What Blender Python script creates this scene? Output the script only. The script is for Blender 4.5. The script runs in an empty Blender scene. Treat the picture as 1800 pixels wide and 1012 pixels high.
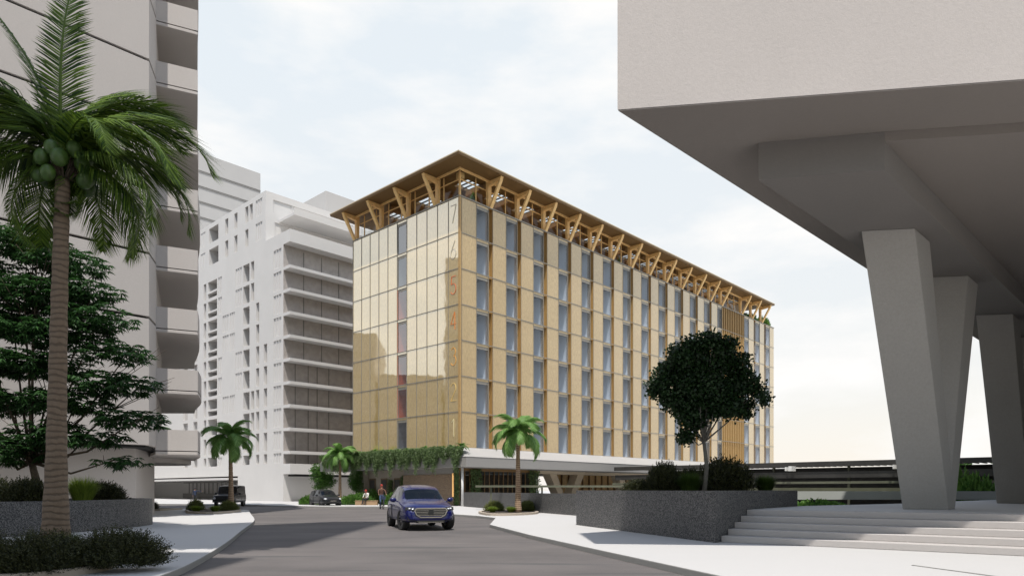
import bpy, bmesh, math, random
import numpy as np
from mathutils import Vector, Matrix

# ------------------------------------------------------------------ camera, sky, sun
C = bpy.context.scene.collection
sc = bpy.context.scene
R = math.radians
PI = math.pi
cam_d = bpy.data.cameras.new('camera')
cam = bpy.data.objects.new('camera', cam_d); C.objects.link(cam)
cam.location = (0, 0, 1.5); cam.rotation_euler = (R(90), 0, 0)
cam_d.lens = 24.2; cam_d.sensor_width = 36; cam_d.shift_y = 0.1967
cam_d.clip_start = 0.1; cam_d.clip_end = 5000
sc.camera = cam

SUN_EL = math.atan(1/0.42)
sun_d = bpy.data.lights.new('sun', 'SUN'); sun = bpy.data.objects.new('sun', sun_d); C.objects.link(sun)
sun_d.energy = 5.0; sun_d.angle = R(0.5); sun_d.color = (1.0, 0.95, 0.88)
sun.rotation_euler = (PI/2-SUN_EL, 0, 0); sun.location = (0, -20, 60)

world = bpy.data.worlds.new('World'); sc.world = world; world.use_nodes = True
def build_world():
    nt = world.node_tree; nt.nodes.clear(); N = nt.nodes.new; L = nt.links.new
    out = N('ShaderNodeOutputWorld'); mix = N('ShaderNodeMixShader')
    b1 = N('ShaderNodeBackground'); b2 = N('ShaderNodeBackground')
    sky = N('ShaderNodeTexSky'); sky.sky_type = 'NISHITA'; sky.sun_disc = False
    sky.sun_elevation = SUN_EL; sky.sun_rotation = PI; sky.air_density = 1.6; sky.dust_density = 0.8
    b1.inputs[1].default_value = 0.15
    L(sky.outputs[0], b1.inputs[0])
    tc = N('ShaderNodeTexCoord'); mp = N('ShaderNodeMapping'); mp.inputs['Scale'].default_value = (1.5, 1.5, 4.2)
    mp.inputs['Location'].default_value = (3.1, 0.4, 0.3)
    L(tc.outputs['Generated'], mp.inputs[0])
    n = N('ShaderNodeTexNoise'); n.inputs['Scale'].default_value = 1.9; n.inputs['Detail'].default_value = 9; n.inputs['Roughness'].default_value = 0.56
    L(mp.outputs[0], n.inputs[0])
    r = N('ShaderNodeValToRGB'); r.color_ramp.elements[0].position = 0.46; r.color_ramp.elements[0].color = (0.0,)*3+(1,)
    r.color_ramp.elements[1].position = 0.64; r.color_ramp.elements[1].color = (1,)*3+(1,)
    L(n.outputs[0], r.inputs[0])
    sep = N('ShaderNodeSeparateXYZ'); L(tc.outputs['Generated'], sep.inputs[0])
    # cloud veil colour: warm low down, cool white higher
    r2 = N('ShaderNodeValToRGB'); e = r2.color_ramp.elements
    e[0].position = 0.0; e[0].color = (0.97, 0.91, 0.84, 1); e[1].position = 0.5; e[1].color = (0.84, 0.895, 0.932, 1)
    e.new(0.22).color = (0.88, 0.895, 0.90, 1)
    L(sep.outputs[2], r2.inputs[0])
    cl = N('ShaderNodeMix'); cl.data_type = 'RGBA'; cl.inputs[7].default_value = (.985, .975, .96, 1)
    L(r.outputs[0], cl.inputs[0]); L(r2.outputs[0], cl.inputs[6]); L(cl.outputs[2], b2.inputs[0]); b2.inputs[1].default_value = 1.035
    # whole sky thinly veiled
    m = N('ShaderNodeMath'); m.operation = 'MULTIPLY_ADD'; m.inputs[1].default_value = 0.10; m.inputs[2].default_value = 0.90
    L(r.outputs[0], m.inputs[0])
    up = N('ShaderNodeMapRange'); up.interpolation_type = 'SMOOTHSTEP'; up.inputs[1].default_value = 0.58; up.inputs[2].default_value = 0.80; up.inputs[3].default_value = 1.0; up.inputs[4].default_value = 0.12
    L(sep.outputs[2], up.inputs[0])
    bk = N('ShaderNodeMapRange'); bk.interpolation_type = 'SMOOTHSTEP'; bk.inputs[1].default_value = -0.75; bk.inputs[2].default_value = 0.1; bk.inputs[3].default_value = 0.45; bk.inputs[4].default_value = 1.0
    L(sep.outputs[1], bk.inputs[0])
    k1 = N('ShaderNodeMath'); k1.operation = 'MULTIPLY'; L(m.outputs[0], k1.inputs[0]); L(up.outputs[0], k1.inputs[1])
    k2 = N('ShaderNodeMath'); k2.operation = 'MULTIPLY'; L(k1.outputs[0], k2.inputs[0]); L(bk.outputs[0], k2.inputs[1])
    L(k2.outputs[0], mix.inputs[0]); L(b1.outputs[0], mix.inputs[1]); L(b2.outputs[0], mix.inputs[2])
    L(mix.outputs[0], out.inputs[0])
build_world()
sc.view_settings.view_transform = 'Standard'; sc.view_settings.look = 'None'
sc.view_settings.exposure = 0.0; sc.view_settings.gamma = 1.0
sc.cycles.max_bounces = 8; sc.cycles.transparent_max_bounces = 24

# ------------------------------------------------------------------ materials
def mat_base(name):
    m = bpy.data.materials.new(name); m.use_nodes = True
    nt = m.node_tree; p = nt.nodes['Principled BSDF']
    return m, nt, p
def col_mix(nt, fac, a, b):
    mx = nt.nodes.new('ShaderNodeMix'); mx.data_type = 'RGBA'
    mx.inputs[6].default_value = (*a, 1); mx.inputs[7].default_value = (*b, 1)
    nt.links.new(fac, mx.inputs[0]); return mx.outputs[2]
def noise(nt, scale, detail=4, rough=0.5, stretch=None, coord='Object'):
    tc = nt.nodes.new('ShaderNodeTexCoord'); n = nt.nodes.new('ShaderNodeTexNoise')
    n.inputs['Scale'].default_value = scale; n.inputs['Detail'].default_value = detail; n.inputs['Roughness'].default_value = rough
    if stretch:
        mp = nt.nodes.new('ShaderNodeMapping'); mp.inputs['Scale'].default_value = stretch
        nt.links.new(tc.outputs[coord], mp.inputs[0]); nt.links.new(mp.outputs[0], n.inputs[0])
    else: nt.links.new(tc.outputs[coord], n.inputs[0])
    return n.outputs[0]
def ramp(nt, src, a, b):
    r = nt.nodes.new('ShaderNodeMapRange'); r.inputs[1].default_value = a; r.inputs[2].default_value = b
    nt.links.new(src, r.inputs[0]); return r.outputs[0]
def bump(nt, p, src, strength, dist=0.02):
    b = nt.nodes.new('ShaderNodeBump'); b.inputs['Strength'].default_value = strength; b.inputs['Distance'].default_value = dist
    nt.links.new(src, b.inputs['Height']); nt.links.new(b.outputs[0], p.inputs['Normal'])
def simple(name, c, rough=0.6, metal=0.0, coat=0.0, var=0.12, scale=6):
    m, nt, p = mat_base(name)
    f = noise(nt, scale, 5)
    c2 = tuple(x*(1-var) for x in c)
    nt.links.new(col_mix(nt, ramp(nt, f, .35, .65), c2, c), p.inputs['Base Color'])
    p.inputs['Roughness'].default_value = rough; p.inputs['Metallic'].default_value = metal
    p.inputs['Coat Weight'].default_value = coat; p.inputs['Coat Roughness'].default_value = 0.03
    return m
def concrete(name, c, pit=0.4, var=0.12):
    m, nt, p = mat_base(name)
    big = ramp(nt, noise(nt, 0.35, 6, 0.6), .3, .7)
    fine = ramp(nt, noise(nt, 14, 5, 0.85), .32, .68)
    a = nt.nodes.new('ShaderNodeMath'); a.operation = 'MULTIPLY_ADD'; a.inputs[1].default_value = 0.40
    nt.links.new(big, a.inputs[0])
    a2 = nt.nodes.new('ShaderNodeMath'); a2.operation = 'MULTIPLY'; a2.inputs[1].default_value = 0.60
    nt.links.new(fine, a2.inputs[0]); nt.links.new(a2.outputs[0], a.inputs[2])
    base = col_mix(nt, a.outputs[0], tuple(x*(1-var) for x in c), c)
    # small pits, slightly stretched
    v = ramp(nt, noise(nt, 9, 4, 0.75, (1, 1, 2.4)), .70, .76)
    mx = nt.nodes.new('ShaderNodeMix'); mx.data_type = 'RGBA'; mx.inputs[7].default_value = (*[x*0.35 for x in c], 1)
    sc_ = nt.nodes.new('ShaderNodeMath'); sc_.operation = 'MULTIPLY'; sc_.inputs[1].default_value = pit
    nt.links.new(v, sc_.inputs[0]); nt.links.new(sc_.outputs[0], mx.inputs[0]); nt.links.new(base, mx.inputs[6])
    nt.links.new(mx.outputs[2], p.inputs['Base Color'])
    p.inputs['Roughness'].default_value = 0.85
    bump(nt, p, fine, 0.25, 0.01)
    return m
def granite(name, dark, light):
    m, nt, p = mat_base(name)
    tc = nt.nodes.new('ShaderNodeTexCoord'); v = nt.nodes.new('ShaderNodeTexVoronoi'); v.inputs['Scale'].default_value = 48
    nt.links.new(tc.outputs['Object'], v.inputs[0])
    sx = nt.nodes.new('ShaderNodeSeparateColor'); nt.links.new(v.outputs['Color'], sx.inputs[0])
    f = ramp(nt, sx.outputs[0], .25, .9)
    c = col_mix(nt, f, dark, light)
    nt.links.new(c, p.inputs['Base Color']); p.inputs['Roughness'].default_value = 0.55
    bump(nt, p, f, 0.3, 0.01)
    return m
def asphalt(name):
    m, nt, p = mat_base(name)
    f = ramp(nt, noise(nt, 0.22, 6, 0.62, (1, 1.6, 1)), .35, .7)
    base = col_mix(nt, f, (0.108, 0.098, 0.095), (0.168, 0.150, 0.144))
    s = ramp(nt, noise(nt, 0.8, 3, 0.5, (0.30, 2.2, 1)), .58, .66)
    mx = nt.nodes.new('ShaderNodeMix'); mx.data_type = 'RGBA'; mx.inputs[7].default_value = (0.085, 0.083, 0.083, 1)
    k = nt.nodes.new('ShaderNodeMath'); k.operation = 'MULTIPLY'; k.inputs[1].default_value = 0.85
    nt.links.new(s, k.inputs[0]); nt.links.new(k.outputs[0], mx.inputs[0]); nt.links.new(base, mx.inputs[6])
    g = ramp(nt, noise(nt, 60, 2, 0.6), .3, .7)
    m3 = nt.nodes.new('ShaderNodeMix'); m3.data_type = 'RGBA'; m3.blend_type = 'MULTIPLY'; m3.inputs[0].default_value = 0.35
    r3 = nt.nodes.new('ShaderNodeCombineColor'); [nt.links.new(g, r3.inputs[i]) for i in range(3)]
    nt.links.new(mx.outputs[2], m3.inputs[6]); nt.links.new(r3.outputs[0], m3.inputs[7])
    nt.links.new(m3.outputs[2], p.inputs['Base Color']); p.inputs['Roughness'].default_value = 0.8
    bump(nt, p, g, 0.4, 0.01)
    return m
def glass(name, tint=(0.9, 0.95, 0.95), fres=1.45, base=0.06):
    m = bpy.data.materials.new(name); m.use_nodes = True; nt = m.node_tree; nt.nodes.clear(); N = nt.nodes.new; L = nt.links.new
    o = N('ShaderNodeOutputMaterial'); mx = N('ShaderNodeMixShader'); t = N('ShaderNodeBsdfTransparent'); g = N('ShaderNodeBsdfGlossy')
    t.inputs[0].default_value = (*tint, 1); g.inputs['Roughness'].default_value = 0.02; g.inputs['Color'].default_value = (.95, .97, 1, 1)
    f = N('ShaderNodeLayerWeight'); q = N('ShaderNodeMath'); q.operation = 'POWER'; q.inputs[1].default_value = 4.5; L(f.outputs['Facing'], q.inputs[0])
    f0 = ((fres-1)/(fres+1))**2+base
    a = N('ShaderNodeMath'); a.operation = 'MULTIPLY_ADD'; a.inputs[1].default_value = 1-f0; a.inputs[2].default_value = f0; a.use_clamp = True
    L(q.outputs[0], a.inputs[0]); L(a.outputs[0], mx.inputs[0]); L(t.outputs[0], mx.inputs[1]); L(g.outputs[0], mx.inputs[2]); L(mx.outputs[0], o.inputs[0])
    return m
def gold_panel(name, lo, hi, coat=1.0, ior=1.7, mirror=0.1, gz=.6, gp=3.0):
    m, nt, p = mat_base(name)
    f = ramp(nt, noise(nt, 7.0, 6, 0.85, (1.0, 1.0, 0.4)), .36, .62)
    f2 = ramp(nt, noise(nt, 0.30, 2, 0.5), .3, .7)
    c = col_mix(nt, f, lo, hi)
    mx = nt.nodes.new('ShaderNodeMix'); mx.data_type = 'RGBA'; mx.blend_type = 'MULTIPLY'; mx.inputs[7].default_value = (0.90, 0.88, 0.84, 1)
    nt.links.new(f2, mx.inputs[0]); nt.links.new(c, mx.inputs[6])
    nt.links.new(mx.outputs[2], p.inputs['Base Color'])
    p.inputs['Roughness'].default_value = 0.42; p.inputs['Metallic'].default_value = 0.15
    p.inputs['Coat Weight'].default_value = coat; p.inputs['Coat IOR'].default_value = ior; p.inputs['Coat Roughness'].default_value = 0.015
    b = nt.nodes.new('ShaderNodeBump'); b.inputs['Strength'].default_value = 0.35; b.inputs['Distance'].default_value = 0.015
    nt.links.new(f, b.inputs['Height']); nt.links.new(b.outputs[0], p.inputs['Normal'])
    gl = nt.nodes.new('ShaderNodeBsdfGlossy'); gl.inputs['Roughness'].default_value = 0.03; gl.inputs['Color'].default_value = (1, .965, .88, 1)
    wob = nt.nodes.new('ShaderNodeBump'); wob.inputs['Strength'].default_value = .12; wob.inputs['Distance'].default_value = .05
    nt.links.new(noise(nt, .5, 2), wob.inputs['Height']); nt.links.new(wob.outputs[0], gl.inputs['Normal'])
    mm = nt.nodes.new('ShaderNodeMixShader'); out = nt.nodes['Material Output']; lw = nt.nodes.new('ShaderNodeLayerWeight')
    pw = nt.nodes.new('ShaderNodeMath'); pw.operation = 'POWER'; pw.inputs[1].default_value = gp; nt.links.new(lw.outputs['Facing'], pw.inputs[0])
    ma = nt.nodes.new('ShaderNodeMath'); ma.operation = 'MULTIPLY_ADD'; ma.inputs[1].default_value = gz; ma.inputs[2].default_value = mirror; nt.links.new(pw.outputs[0], ma.inputs[0])
    nt.links.new(ma.outputs[0], mm.inputs[0]); nt.links.new(p.outputs[0], mm.inputs[1]); nt.links.new(gl.outputs[0], mm.inputs[2]); nt.links.new(mm.outputs[0], out.inputs[0])
    return m
def leafmat(name, a, b, trans=0.35, rough=0.5):
    m = bpy.data.materials.new(name); m.use_nodes = True; nt = m.node_tree; nt.nodes.clear(); N = nt.nodes.new; L = nt.links.new
    o = N('ShaderNodeOutputMaterial'); p = N('ShaderNodeBsdfPrincipled'); t = N('ShaderNodeBsdfTranslucent'); mx = N('ShaderNodeMixShader')
    g = N('ShaderNodeNewGeometry')
    c = col_mix(nt, g.outputs['Random Per Island'], a, b)
    L(c, p.inputs['Base Color']); L(c, t.inputs[0]); p.inputs['Roughness'].default_value = rough
    p.inputs['Specular IOR Level'].default_value = 0.35
    mx.inputs[0].default_value = trans; L(p.outputs[0], mx.inputs[1]); L(t.outputs[0], mx.inputs[2]); L(mx.outputs[0], o.inputs[0])
    return m
def emis(name, c, s):
    m, nt, p = mat_base(name); p.inputs['Base Color'].default_value = (*c, 1)
    p.inputs['Emission Color'].default_value = (*c, 1); p.inputs['Emission Strength'].default_value = s; return m
def trunkmat(name, a, b, rings):
    m, nt, p = mat_base(name)
    tc = nt.nodes.new('ShaderNodeTexCoord'); w = nt.nodes.new('ShaderNodeTexWave'); w.wave_type = 'BANDS'; w.bands_direction = 'Z'
    w.inputs['Scale'].default_value = rings; w.inputs['Distortion'].default_value = 5.0; w.inputs['Detail'].default_value = 3; w.inputs['Detail Scale'].default_value = 1.2
    nt.links.new(tc.outputs['Object'], w.inputs[0])
    f = ramp(nt, w.outputs[1], .0, .55)
    n = ramp(nt, noise(nt, 14, 5, .7, (1, 1, .4)), .3, .7)
    mm = nt.nodes.new('ShaderNodeMath'); mm.operation = 'MULTIPLY'; nt.links.new(f, mm.inputs[0])
    ad = nt.nodes.new('ShaderNodeMath'); ad.operation = 'MULTIPLY_ADD'; ad.inputs[1].default_value = .4; ad.inputs[2].default_value = .6
    nt.links.new(n, ad.inputs[0]); nt.links.new(ad.outputs[0], mm.inputs[1])
    nt.links.new(col_mix(nt, mm.outputs[0], a, b), p.inputs['Base Color']); p.inputs['Roughness'].default_value = .9
    bump(nt, p, mm.outputs[0], .5, .02)
    return m

M = {
 'paving': concrete('pale_paving', (0.465, 0.458, 0.452), 0.1, 0.06),
 'asphalt': asphalt('asphalt'),
 'kerb': concrete('kerb_concrete', (0.30, 0.295, 0.28), 0.3),
 'tower': concrete('tower_concrete', (0.485, 0.45, 0.425), 0.35, 0.12),
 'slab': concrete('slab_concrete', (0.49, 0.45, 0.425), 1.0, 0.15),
 'soffit': concrete('shaded_soffit_concrete', (0.23, 0.205, 0.185), 0.5, 0.1),  # shade under the raised storey put into a darker concrete colour
 'column': concrete('column_concrete', (0.35, 0.335, 0.315), 0.5, 0.22),
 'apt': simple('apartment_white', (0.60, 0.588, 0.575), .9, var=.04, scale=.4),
 'far': simple('far_concrete', (0.44, 0.43, 0.42), .9, var=.03, scale=.2),
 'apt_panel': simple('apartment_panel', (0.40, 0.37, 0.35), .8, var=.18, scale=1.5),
 'apt_line': simple('apartment_joint', (0.20, 0.19, 0.18), .8),
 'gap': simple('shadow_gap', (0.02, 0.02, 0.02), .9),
 'beam_shade': concrete('shaded_beam_concrete', (0.20, 0.185, 0.172), 0.5, 0.12),  # shade on the beam put into its colour, darker than the slab
 'recess': simple('shaded_recess_render', (0.46, 0.44, 0.42), .9, var=.05, scale=.5), 'recess_shade': simple('recess_shade', (0.20, 0.19, 0.185), .8, var=.2, scale=.8),  # shade inside the openings put into colours darker than the wall
 'granite': granite('dark_granite', (0.022, 0.024, 0.028), (0.185, 0.18, 0.175)),
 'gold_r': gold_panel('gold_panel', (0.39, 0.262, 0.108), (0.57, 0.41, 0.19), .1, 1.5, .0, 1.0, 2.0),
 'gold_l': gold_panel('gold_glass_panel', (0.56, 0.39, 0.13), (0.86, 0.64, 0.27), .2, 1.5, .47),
 'gold_metal': simple('gold_fin', (0.46, 0.29, 0.11), .45, .1, .2),
 'gold_dark': simple('bronze_soffit', (0.18, 0.105, 0.038), .5, .1),
 'bronze_line': simple('bronze_joint', (0.17, 0.12, 0.07), .5, .3),
 'grey_line': simple('grey_joint', (0.30, 0.28, 0.24), .5, .3),
 'timber': simple('timber', (0.92, 0.60, 0.25), .5, var=.18, scale=3),
 'bench_wood': simple('bench_wood', (0.38, 0.25, 0.14), .7, var=.25, scale=4),
 'timber_dk': simple('dark_timber', (0.30, 0.16, 0.065), .6, var=.3, scale=2),
 'room': simple('room_plaster', (0.74, 0.77, 0.81), .9, var=.04),
 'room_grey': simple('room_grey', (0.22, 0.23, 0.25), .9),
 'red': simple('orange_red_reveal', (0.90, 0.17, 0.06), .7),
 'glass': glass('window_glass', (.78, .81, .84), 1.5, 0.0),
 'glass_sky': glass('reflective_glass', (.74, .78, .80), 1.5, 0.26),
 'glass_pav': glass('pavilion_glass', (.86, .90, .92), 1.4, 0.0),
 'glass_dk': glass('dark_glass', (.35, .37, .38), 1.5, 0.03),
 'podium': concrete('podium_concrete', (0.35, 0.34, 0.33), 0.2, .06),
 'podium_dk': concrete('podium_fascia', (0.27, 0.262, 0.25), 0.3, .1),
 'brown_stone': granite('brown_stone', (0.09, 0.06, 0.04), (0.42, 0.31, 0.21)),
 'white_metal': simple('white_metal', (0.75, 0.75, 0.73), .4),
 'warm': emis('warm_lamp', (1.0, 0.55, 0.2), .55),
 'soil': simple('soil', (0.07, 0.055, 0.04), .95, var=.4, scale=8),
 'steel_dk': simple('dark_steel', (0.05, 0.048, 0.045), .5, .2, var=.3, scale=1),
 'steel_gr': simple('olive_steel', (0.12, 0.125, 0.085), .6, var=.3, scale=1),
 'panel_wh': simple('frosted_panel', (0.42, 0.44, 0.42), .5, var=.1, scale=.5),
 'wallcream': concrete('cream_concrete', (0.55, 0.46, 0.34), .1, .08),
 'wallgrey': concrete('warm_grey_render', (0.36, 0.32, 0.28), .2, .1),
 'lawn': simple('lawn', (0.045, 0.06, 0.02), .95, var=.6, scale=3),
 'palmleaf': leafmat('palm_leaf', (0.008, 0.035, 0.005), (0.16, 0.25, 0.03), .34),
 'palmleaf2': leafmat('young_palm_leaf', (0.12, 0.26, 0.06), (0.28, 0.45, 0.14), .45),
 'leaf_dark': leafmat('dark_leaf', (0.006, 0.018, 0.006), (0.022, 0.055, 0.014), .2),
 'leaf_mid': leafmat('mid_leaf', (0.012, 0.036, 0.010), (0.04, 0.11, 0.025), .3),
 'leaf_lite2': leafmat('tree_leaf', (0.03, 0.09, 0.015), (0.09, 0.20, 0.03), .35),
 'leaf_lite': leafmat('light_leaf', (0.06, 0.15, 0.03), (0.16, 0.30, 0.06), .35),
 'leaf_shrub': leafmat('shrub_leaf', (0.018, 0.022, 0.006), (0.10, 0.10, 0.028), .2),
 'leaf_shrub_dk': leafmat('dark_shrub_leaf', (0.006, 0.010, 0.003), (0.060, 0.066, 0.020), .15),
 'leaf_shrub_lit': leafmat('sunlit_shrub_leaf', (0.05, 0.07, 0.015), (0.20, 0.22, 0.06), .3),  # lighter copy of the shrub leaf, sunlight on the beds put into colour
 'leaf_vine': leafmat('vine_leaf', (0.06, 0.11, 0.04), (0.20, 0.28, 0.11), .35),
 'grass': leafmat('grass_blade', (0.10, 0.17, 0.02), (0.26, 0.34, 0.05), .3),
 'grass_dk': leafmat('dark_grass_blade', (0.03, 0.06, 0.01), (0.07, 0.12, 0.02), .3),
 'bark': simple('bark', (0.10, 0.075, 0.05), .9, var=.4, scale=10),
 'bark_grey': simple('grey_bark', (0.16, 0.15, 0.13), .9, var=.3, scale=12),
 'trunk_big': trunkmat('ringed_trunk', (0.105, 0.076, 0.052), (0.20, 0.145, 0.10), 2.6),
 'trunk_small': trunkmat('ringed_trunk_small', (0.16, 0.10, 0.06), (0.42, 0.30, 0.20), 2.6),
 'coconut': simple('coconut_green', (0.06, 0.12, 0.02), .45, var=.35, scale=8),
 'rubber': simple('tyre_rubber', (0.018, 0.018, 0.018), .8),
 'rim': simple('alloy_rim', (0.20, 0.20, 0.21), .3, .9),
 'chrome': simple('chrome_trim', (0.45, 0.43, 0.40), .22, 1.0),
 'trim': simple('black_trim', (0.015, 0.015, 0.015), .4),
 'lamp_clear': simple('headlamp_glass', (0.70, 0.72, 0.75), .12, .3, .8),
 'lamp_red': simple('tail_lamp', (0.4, 0.02, 0.02), .2, 0, .8),
 'cabin': simple('cabin_dark', (0.03, 0.03, 0.032), .8),
 'skin': simple('skin', (0.42, 0.24, 0.16), .6), 'redcloth': simple('red_headscarf', (0.35, 0.04, 0.03), .9),
 'whitecloth': simple('white_cloth', (0.7, 0.68, 0.64), .9), 'tan': simple('tan_vest', (0.15, 0.075, 0.05), .9, var=.4, scale=14),
 'jeans': simple('blue_jeans', (0.06, 0.10, 0.19), .9), 'darkcloth': simple('dark_cloth', (0.02, 0.022, 0.028), .9),
 'navy': simple('navy_cloth', (0.03, 0.045, 0.09), .9),
 'sign_red': simple('digit_red', (0.75, 0.16, 0.05), .5), 'sign_orange': simple('digit_orange', (0.85, 0.27, 0.06), .5),
 'sign_amber': simple('digit_amber', (0.85, 0.42, 0.08), .5), 'sign_yellow': simple('digit_yellow', (0.85, 0.62, 0.22), .5),
 'sign_cream': simple('digit_cream', (0.85, 0.78, 0.5), .5), 'sign_grey': simple('digit_grey', (0.62, 0.58, 0.48), .5),
}
def paint(name, c, rough=.25):
    m, nt, p = mat_base(name); p.inputs['Base Color'].default_value = (*c, 1); p.inputs['Roughness'].default_value = rough
    p.inputs['Metallic'].default_value = .1; p.inputs['Coat Weight'].default_value = .45; p.inputs['Coat Roughness'].default_value = .02
    f = noise(nt, 2.5, 3); nt.links.new(col_mix(nt, f, tuple(x*.85 for x in c), c), p.inputs['Base Color'])
    return m
def paint_low(name, c):
    m = paint(name, c, .3); p = m.node_tree.nodes['Principled BSDF']; p.inputs['Coat Weight'].default_value = .25; p.inputs['Specular IOR Level'].default_value = .25; p.inputs['Metallic'].default_value = 0; return m
M['paint_blue'] = paint('blue_paint', (0.003, 0.006, 0.085)); M['paint_grey'] = paint_low('graphite_paint', (0.018, 0.019, 0.022)); M['paint_black'] = paint_low('black_paint', (0.008, 0.008, 0.009))

# ------------------------------------------------------------------ helpers
def tag(o, label=None, cat=None, group=None, kind=None):
    if label: o['label'] = label
    if cat: o['category'] = cat
    if group: o['group'] = group
    if kind: o['kind'] = kind
    return o
def empty(name, loc, rz=0, scale=1):
    o = bpy.data.objects.new(name, None); C.objects.link(o); o.location = loc; o.rotation_euler = (0, 0, rz); o.scale = (scale,)*3
    o.empty_display_size = 0.3
    return o
class MB:
    def __init__(s): s.v = []; s.f = []; s.m = []; s.sm = []
    def quad(s, a, b, c, d, mi=0, smooth=False):
        n = len(s.v); s.v += [a, b, c, d]; s.f.append((n, n+1, n+2, n+3)); s.m.append(mi); s.sm.append(smooth); return s
    def poly(s, pts, mi=0):
        n = len(s.v); s.v += list(pts); s.f.append(tuple(range(n, n+len(pts)))); s.m.append(mi); s.sm.append(False); return s
    def box(s, x0, x1, y0, y1, z0, z1, mi=0):
        n = len(s.v)
        s.v += [(x0,y0,z0),(x1,y0,z0),(x1,y1,z0),(x0,y1,z0),(x0,y0,z1),(x1,y0,z1),(x1,y1,z1),(x0,y1,z1)]
        for f in ((3,2,1,0),(4,5,6,7),(0,1,5,4),(1,2,6,5),(2,3,7,6),(3,0,4,7)):
            s.f.append(tuple(n+i for i in f)); s.m.append(mi); s.sm.append(False)
        return s
    def hexa(s, b, t, mi=0, smooth=False):   # two matching rings (CCW from above)
        n = len(s.v); k = len(b); s.v += list(b)+list(t)
        s.f.append(tuple(n+i for i in reversed(range(k)))); s.f.append(tuple(n+k+i for i in range(k))); s.m += [mi, mi]; s.sm += [False, False]
        for i in range(k):
            j = (i+1) % k
            s.f.append((n+i, n+j, n+k+j, n+k+i)); s.m.append(mi); s.sm.append(smooth)
        return s
    def prism(s, poly, z0, z1, mi=0, smooth=False):
        a = sum(poly[i][0]*poly[(i+1)%len(poly)][1]-poly[(i+1)%len(poly)][0]*poly[i][1] for i in range(len(poly)))
        if a < 0: poly = poly[::-1]
        return s.hexa([(x, y, z0) for x, y in poly], [(x, y, z1) for x, y in poly], mi, smooth)
    def beam(s, p0, p1, w, h, mi=0, up=(0, 0, 1)):
        p0 = Vector(p0); p1 = Vector(p1); d = (p1-p0).normalized(); u = Vector(up)
        sd = d.cross(u)
        if sd.length < 1e-4: sd = d.cross(Vector((1, 0, 0)))
        sd.normalize(); u = sd.cross(d).normalized(); a = sd*w/2; b = u*h/2
        r0 = [tuple(p0+x) for x in (-a-b, a-b, a+b, -a+b)]; r1 = [tuple(p1+x) for x in (-a-b, a-b, a+b, -a+b)]
        return s.hexa(r0, r1, mi)
    def tube(s, pts, rads, n=10, mi=0, caps=True, smooth=True):
        base = len(s.v); P = [Vector(p) for p in pts]
        for i, p in enumerate(P):
            d = (P[min(i+1, len(P)-1)]-P[max(i-1, 0)]).normalized()
            a = d.cross(Vector((0.13, 0.97, 0.2))).normalized(); b = d.cross(a).normalized()
            for k in range(n):
                t = 2*PI*k/n; s.v.append(tuple(p+(a*math.cos(t)+b*math.sin(t))*rads[i]))
        for i in range(len(P)-1):
            for k in range(n):
                q = (k+1) % n
                s.f.append((base+i*n+k, base+(i+1)*n+k, base+(i+1)*n+q, base+i*n+q)); s.m.append(mi); s.sm.append(smooth)
        if caps:
            s.f.append(tuple(base+k for k in range(n))); s.m.append(mi); s.sm.append(False)
            s.f.append(tuple(base+(len(P)-1)*n+k for k in reversed(range(n)))); s.m.append(mi); s.sm.append(False)
        return s
    def ball(s, c, r, mi=0, seg=12, rings=8):
        base = len(s.v); rx, ry, rz = r if hasattr(r, '__len__') else (r, r, r)
        for i in range(rings+1):
            ph = PI*i/rings
            for k in range(seg):
                t = 2*PI*k/seg
                s.v.append((c[0]+rx*math.sin(ph)*math.cos(t), c[1]+ry*math.sin(ph)*math.sin(t), c[2]+rz*math.cos(ph)))
        for i in range(rings):
            for k in range(seg):
                q = (k+1) % seg
                s.f.append((base+i*seg+k, base+(i+1)*seg+k, base+(i+1)*seg+q, base+i*seg+q)); s.m.append(mi); s.sm.append(True)
        return s
    def arrays(s, V, F, mi=0, smooth=False):
        base = len(s.v); s.v += [tuple(x) for x in V]; 
        for f in F: s.f.append(tuple(int(i)+base for i in f)); s.m.append(mi); s.sm.append(smooth)
        return s
    def mesh(s, name, mats, merge=False):
        me = bpy.data.meshes.new(name); me.from_pydata(s.v, [], s.f)
        if not isinstance(mats, (list, tuple)): mats = [mats]
        for m in mats: me.materials.append(m)
        me.polygons.foreach_set('material_index', s.m); me.polygons.foreach_set('use_smooth', s.sm); me.update()
        return me
    def build(s, name, mats, parent=None, bevel=0):
        o = bpy.data.objects.new(name, s.mesh(name, mats)); C.objects.link(o); o.parent = parent
        if bevel:
            b = o.modifiers.new('bevel', 'BEVEL'); b.width = bevel; b.segments = 2; b.limit_method = 'ANGLE'; b.angle_limit = R(40)
        return o
def link_mesh(name, me, parent=None, loc=(0, 0, 0), rot=(0, 0, 0), scale=(1, 1, 1)):
    o = bpy.data.objects.new(name, me); C.objects.link(o); o.parent = parent; o.location = loc; o.rotation_euler = rot; o.scale = scale
    return o
def fast_mesh(name, V, F, mats, midx=None, smooth=False):
    V = np.asarray(V, dtype=np.float32); F = np.asarray(F, dtype=np.int32); me = bpy.data.meshes.new(name)
    me.vertices.add(len(V)); me.vertices.foreach_set('co', V.ravel()); k = F.shape[1]
    me.loops.add(F.size); me.loops.foreach_set('vertex_index', F.ravel())
    me.polygons.add(len(F)); me.polygons.foreach_set('loop_start', np.arange(0, F.size, k, dtype=np.int32)); me.polygons.foreach_set('loop_total', np.full(len(F), k, dtype=np.int32))
    for m in (mats if isinstance(mats, (list, tuple)) else [mats]): me.materials.append(m)
    if midx is not None: me.polygons.foreach_set('material_index', np.asarray(midx, dtype=np.int32))
    me.update(calc_edges=True); me.validate()
    return me
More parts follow.
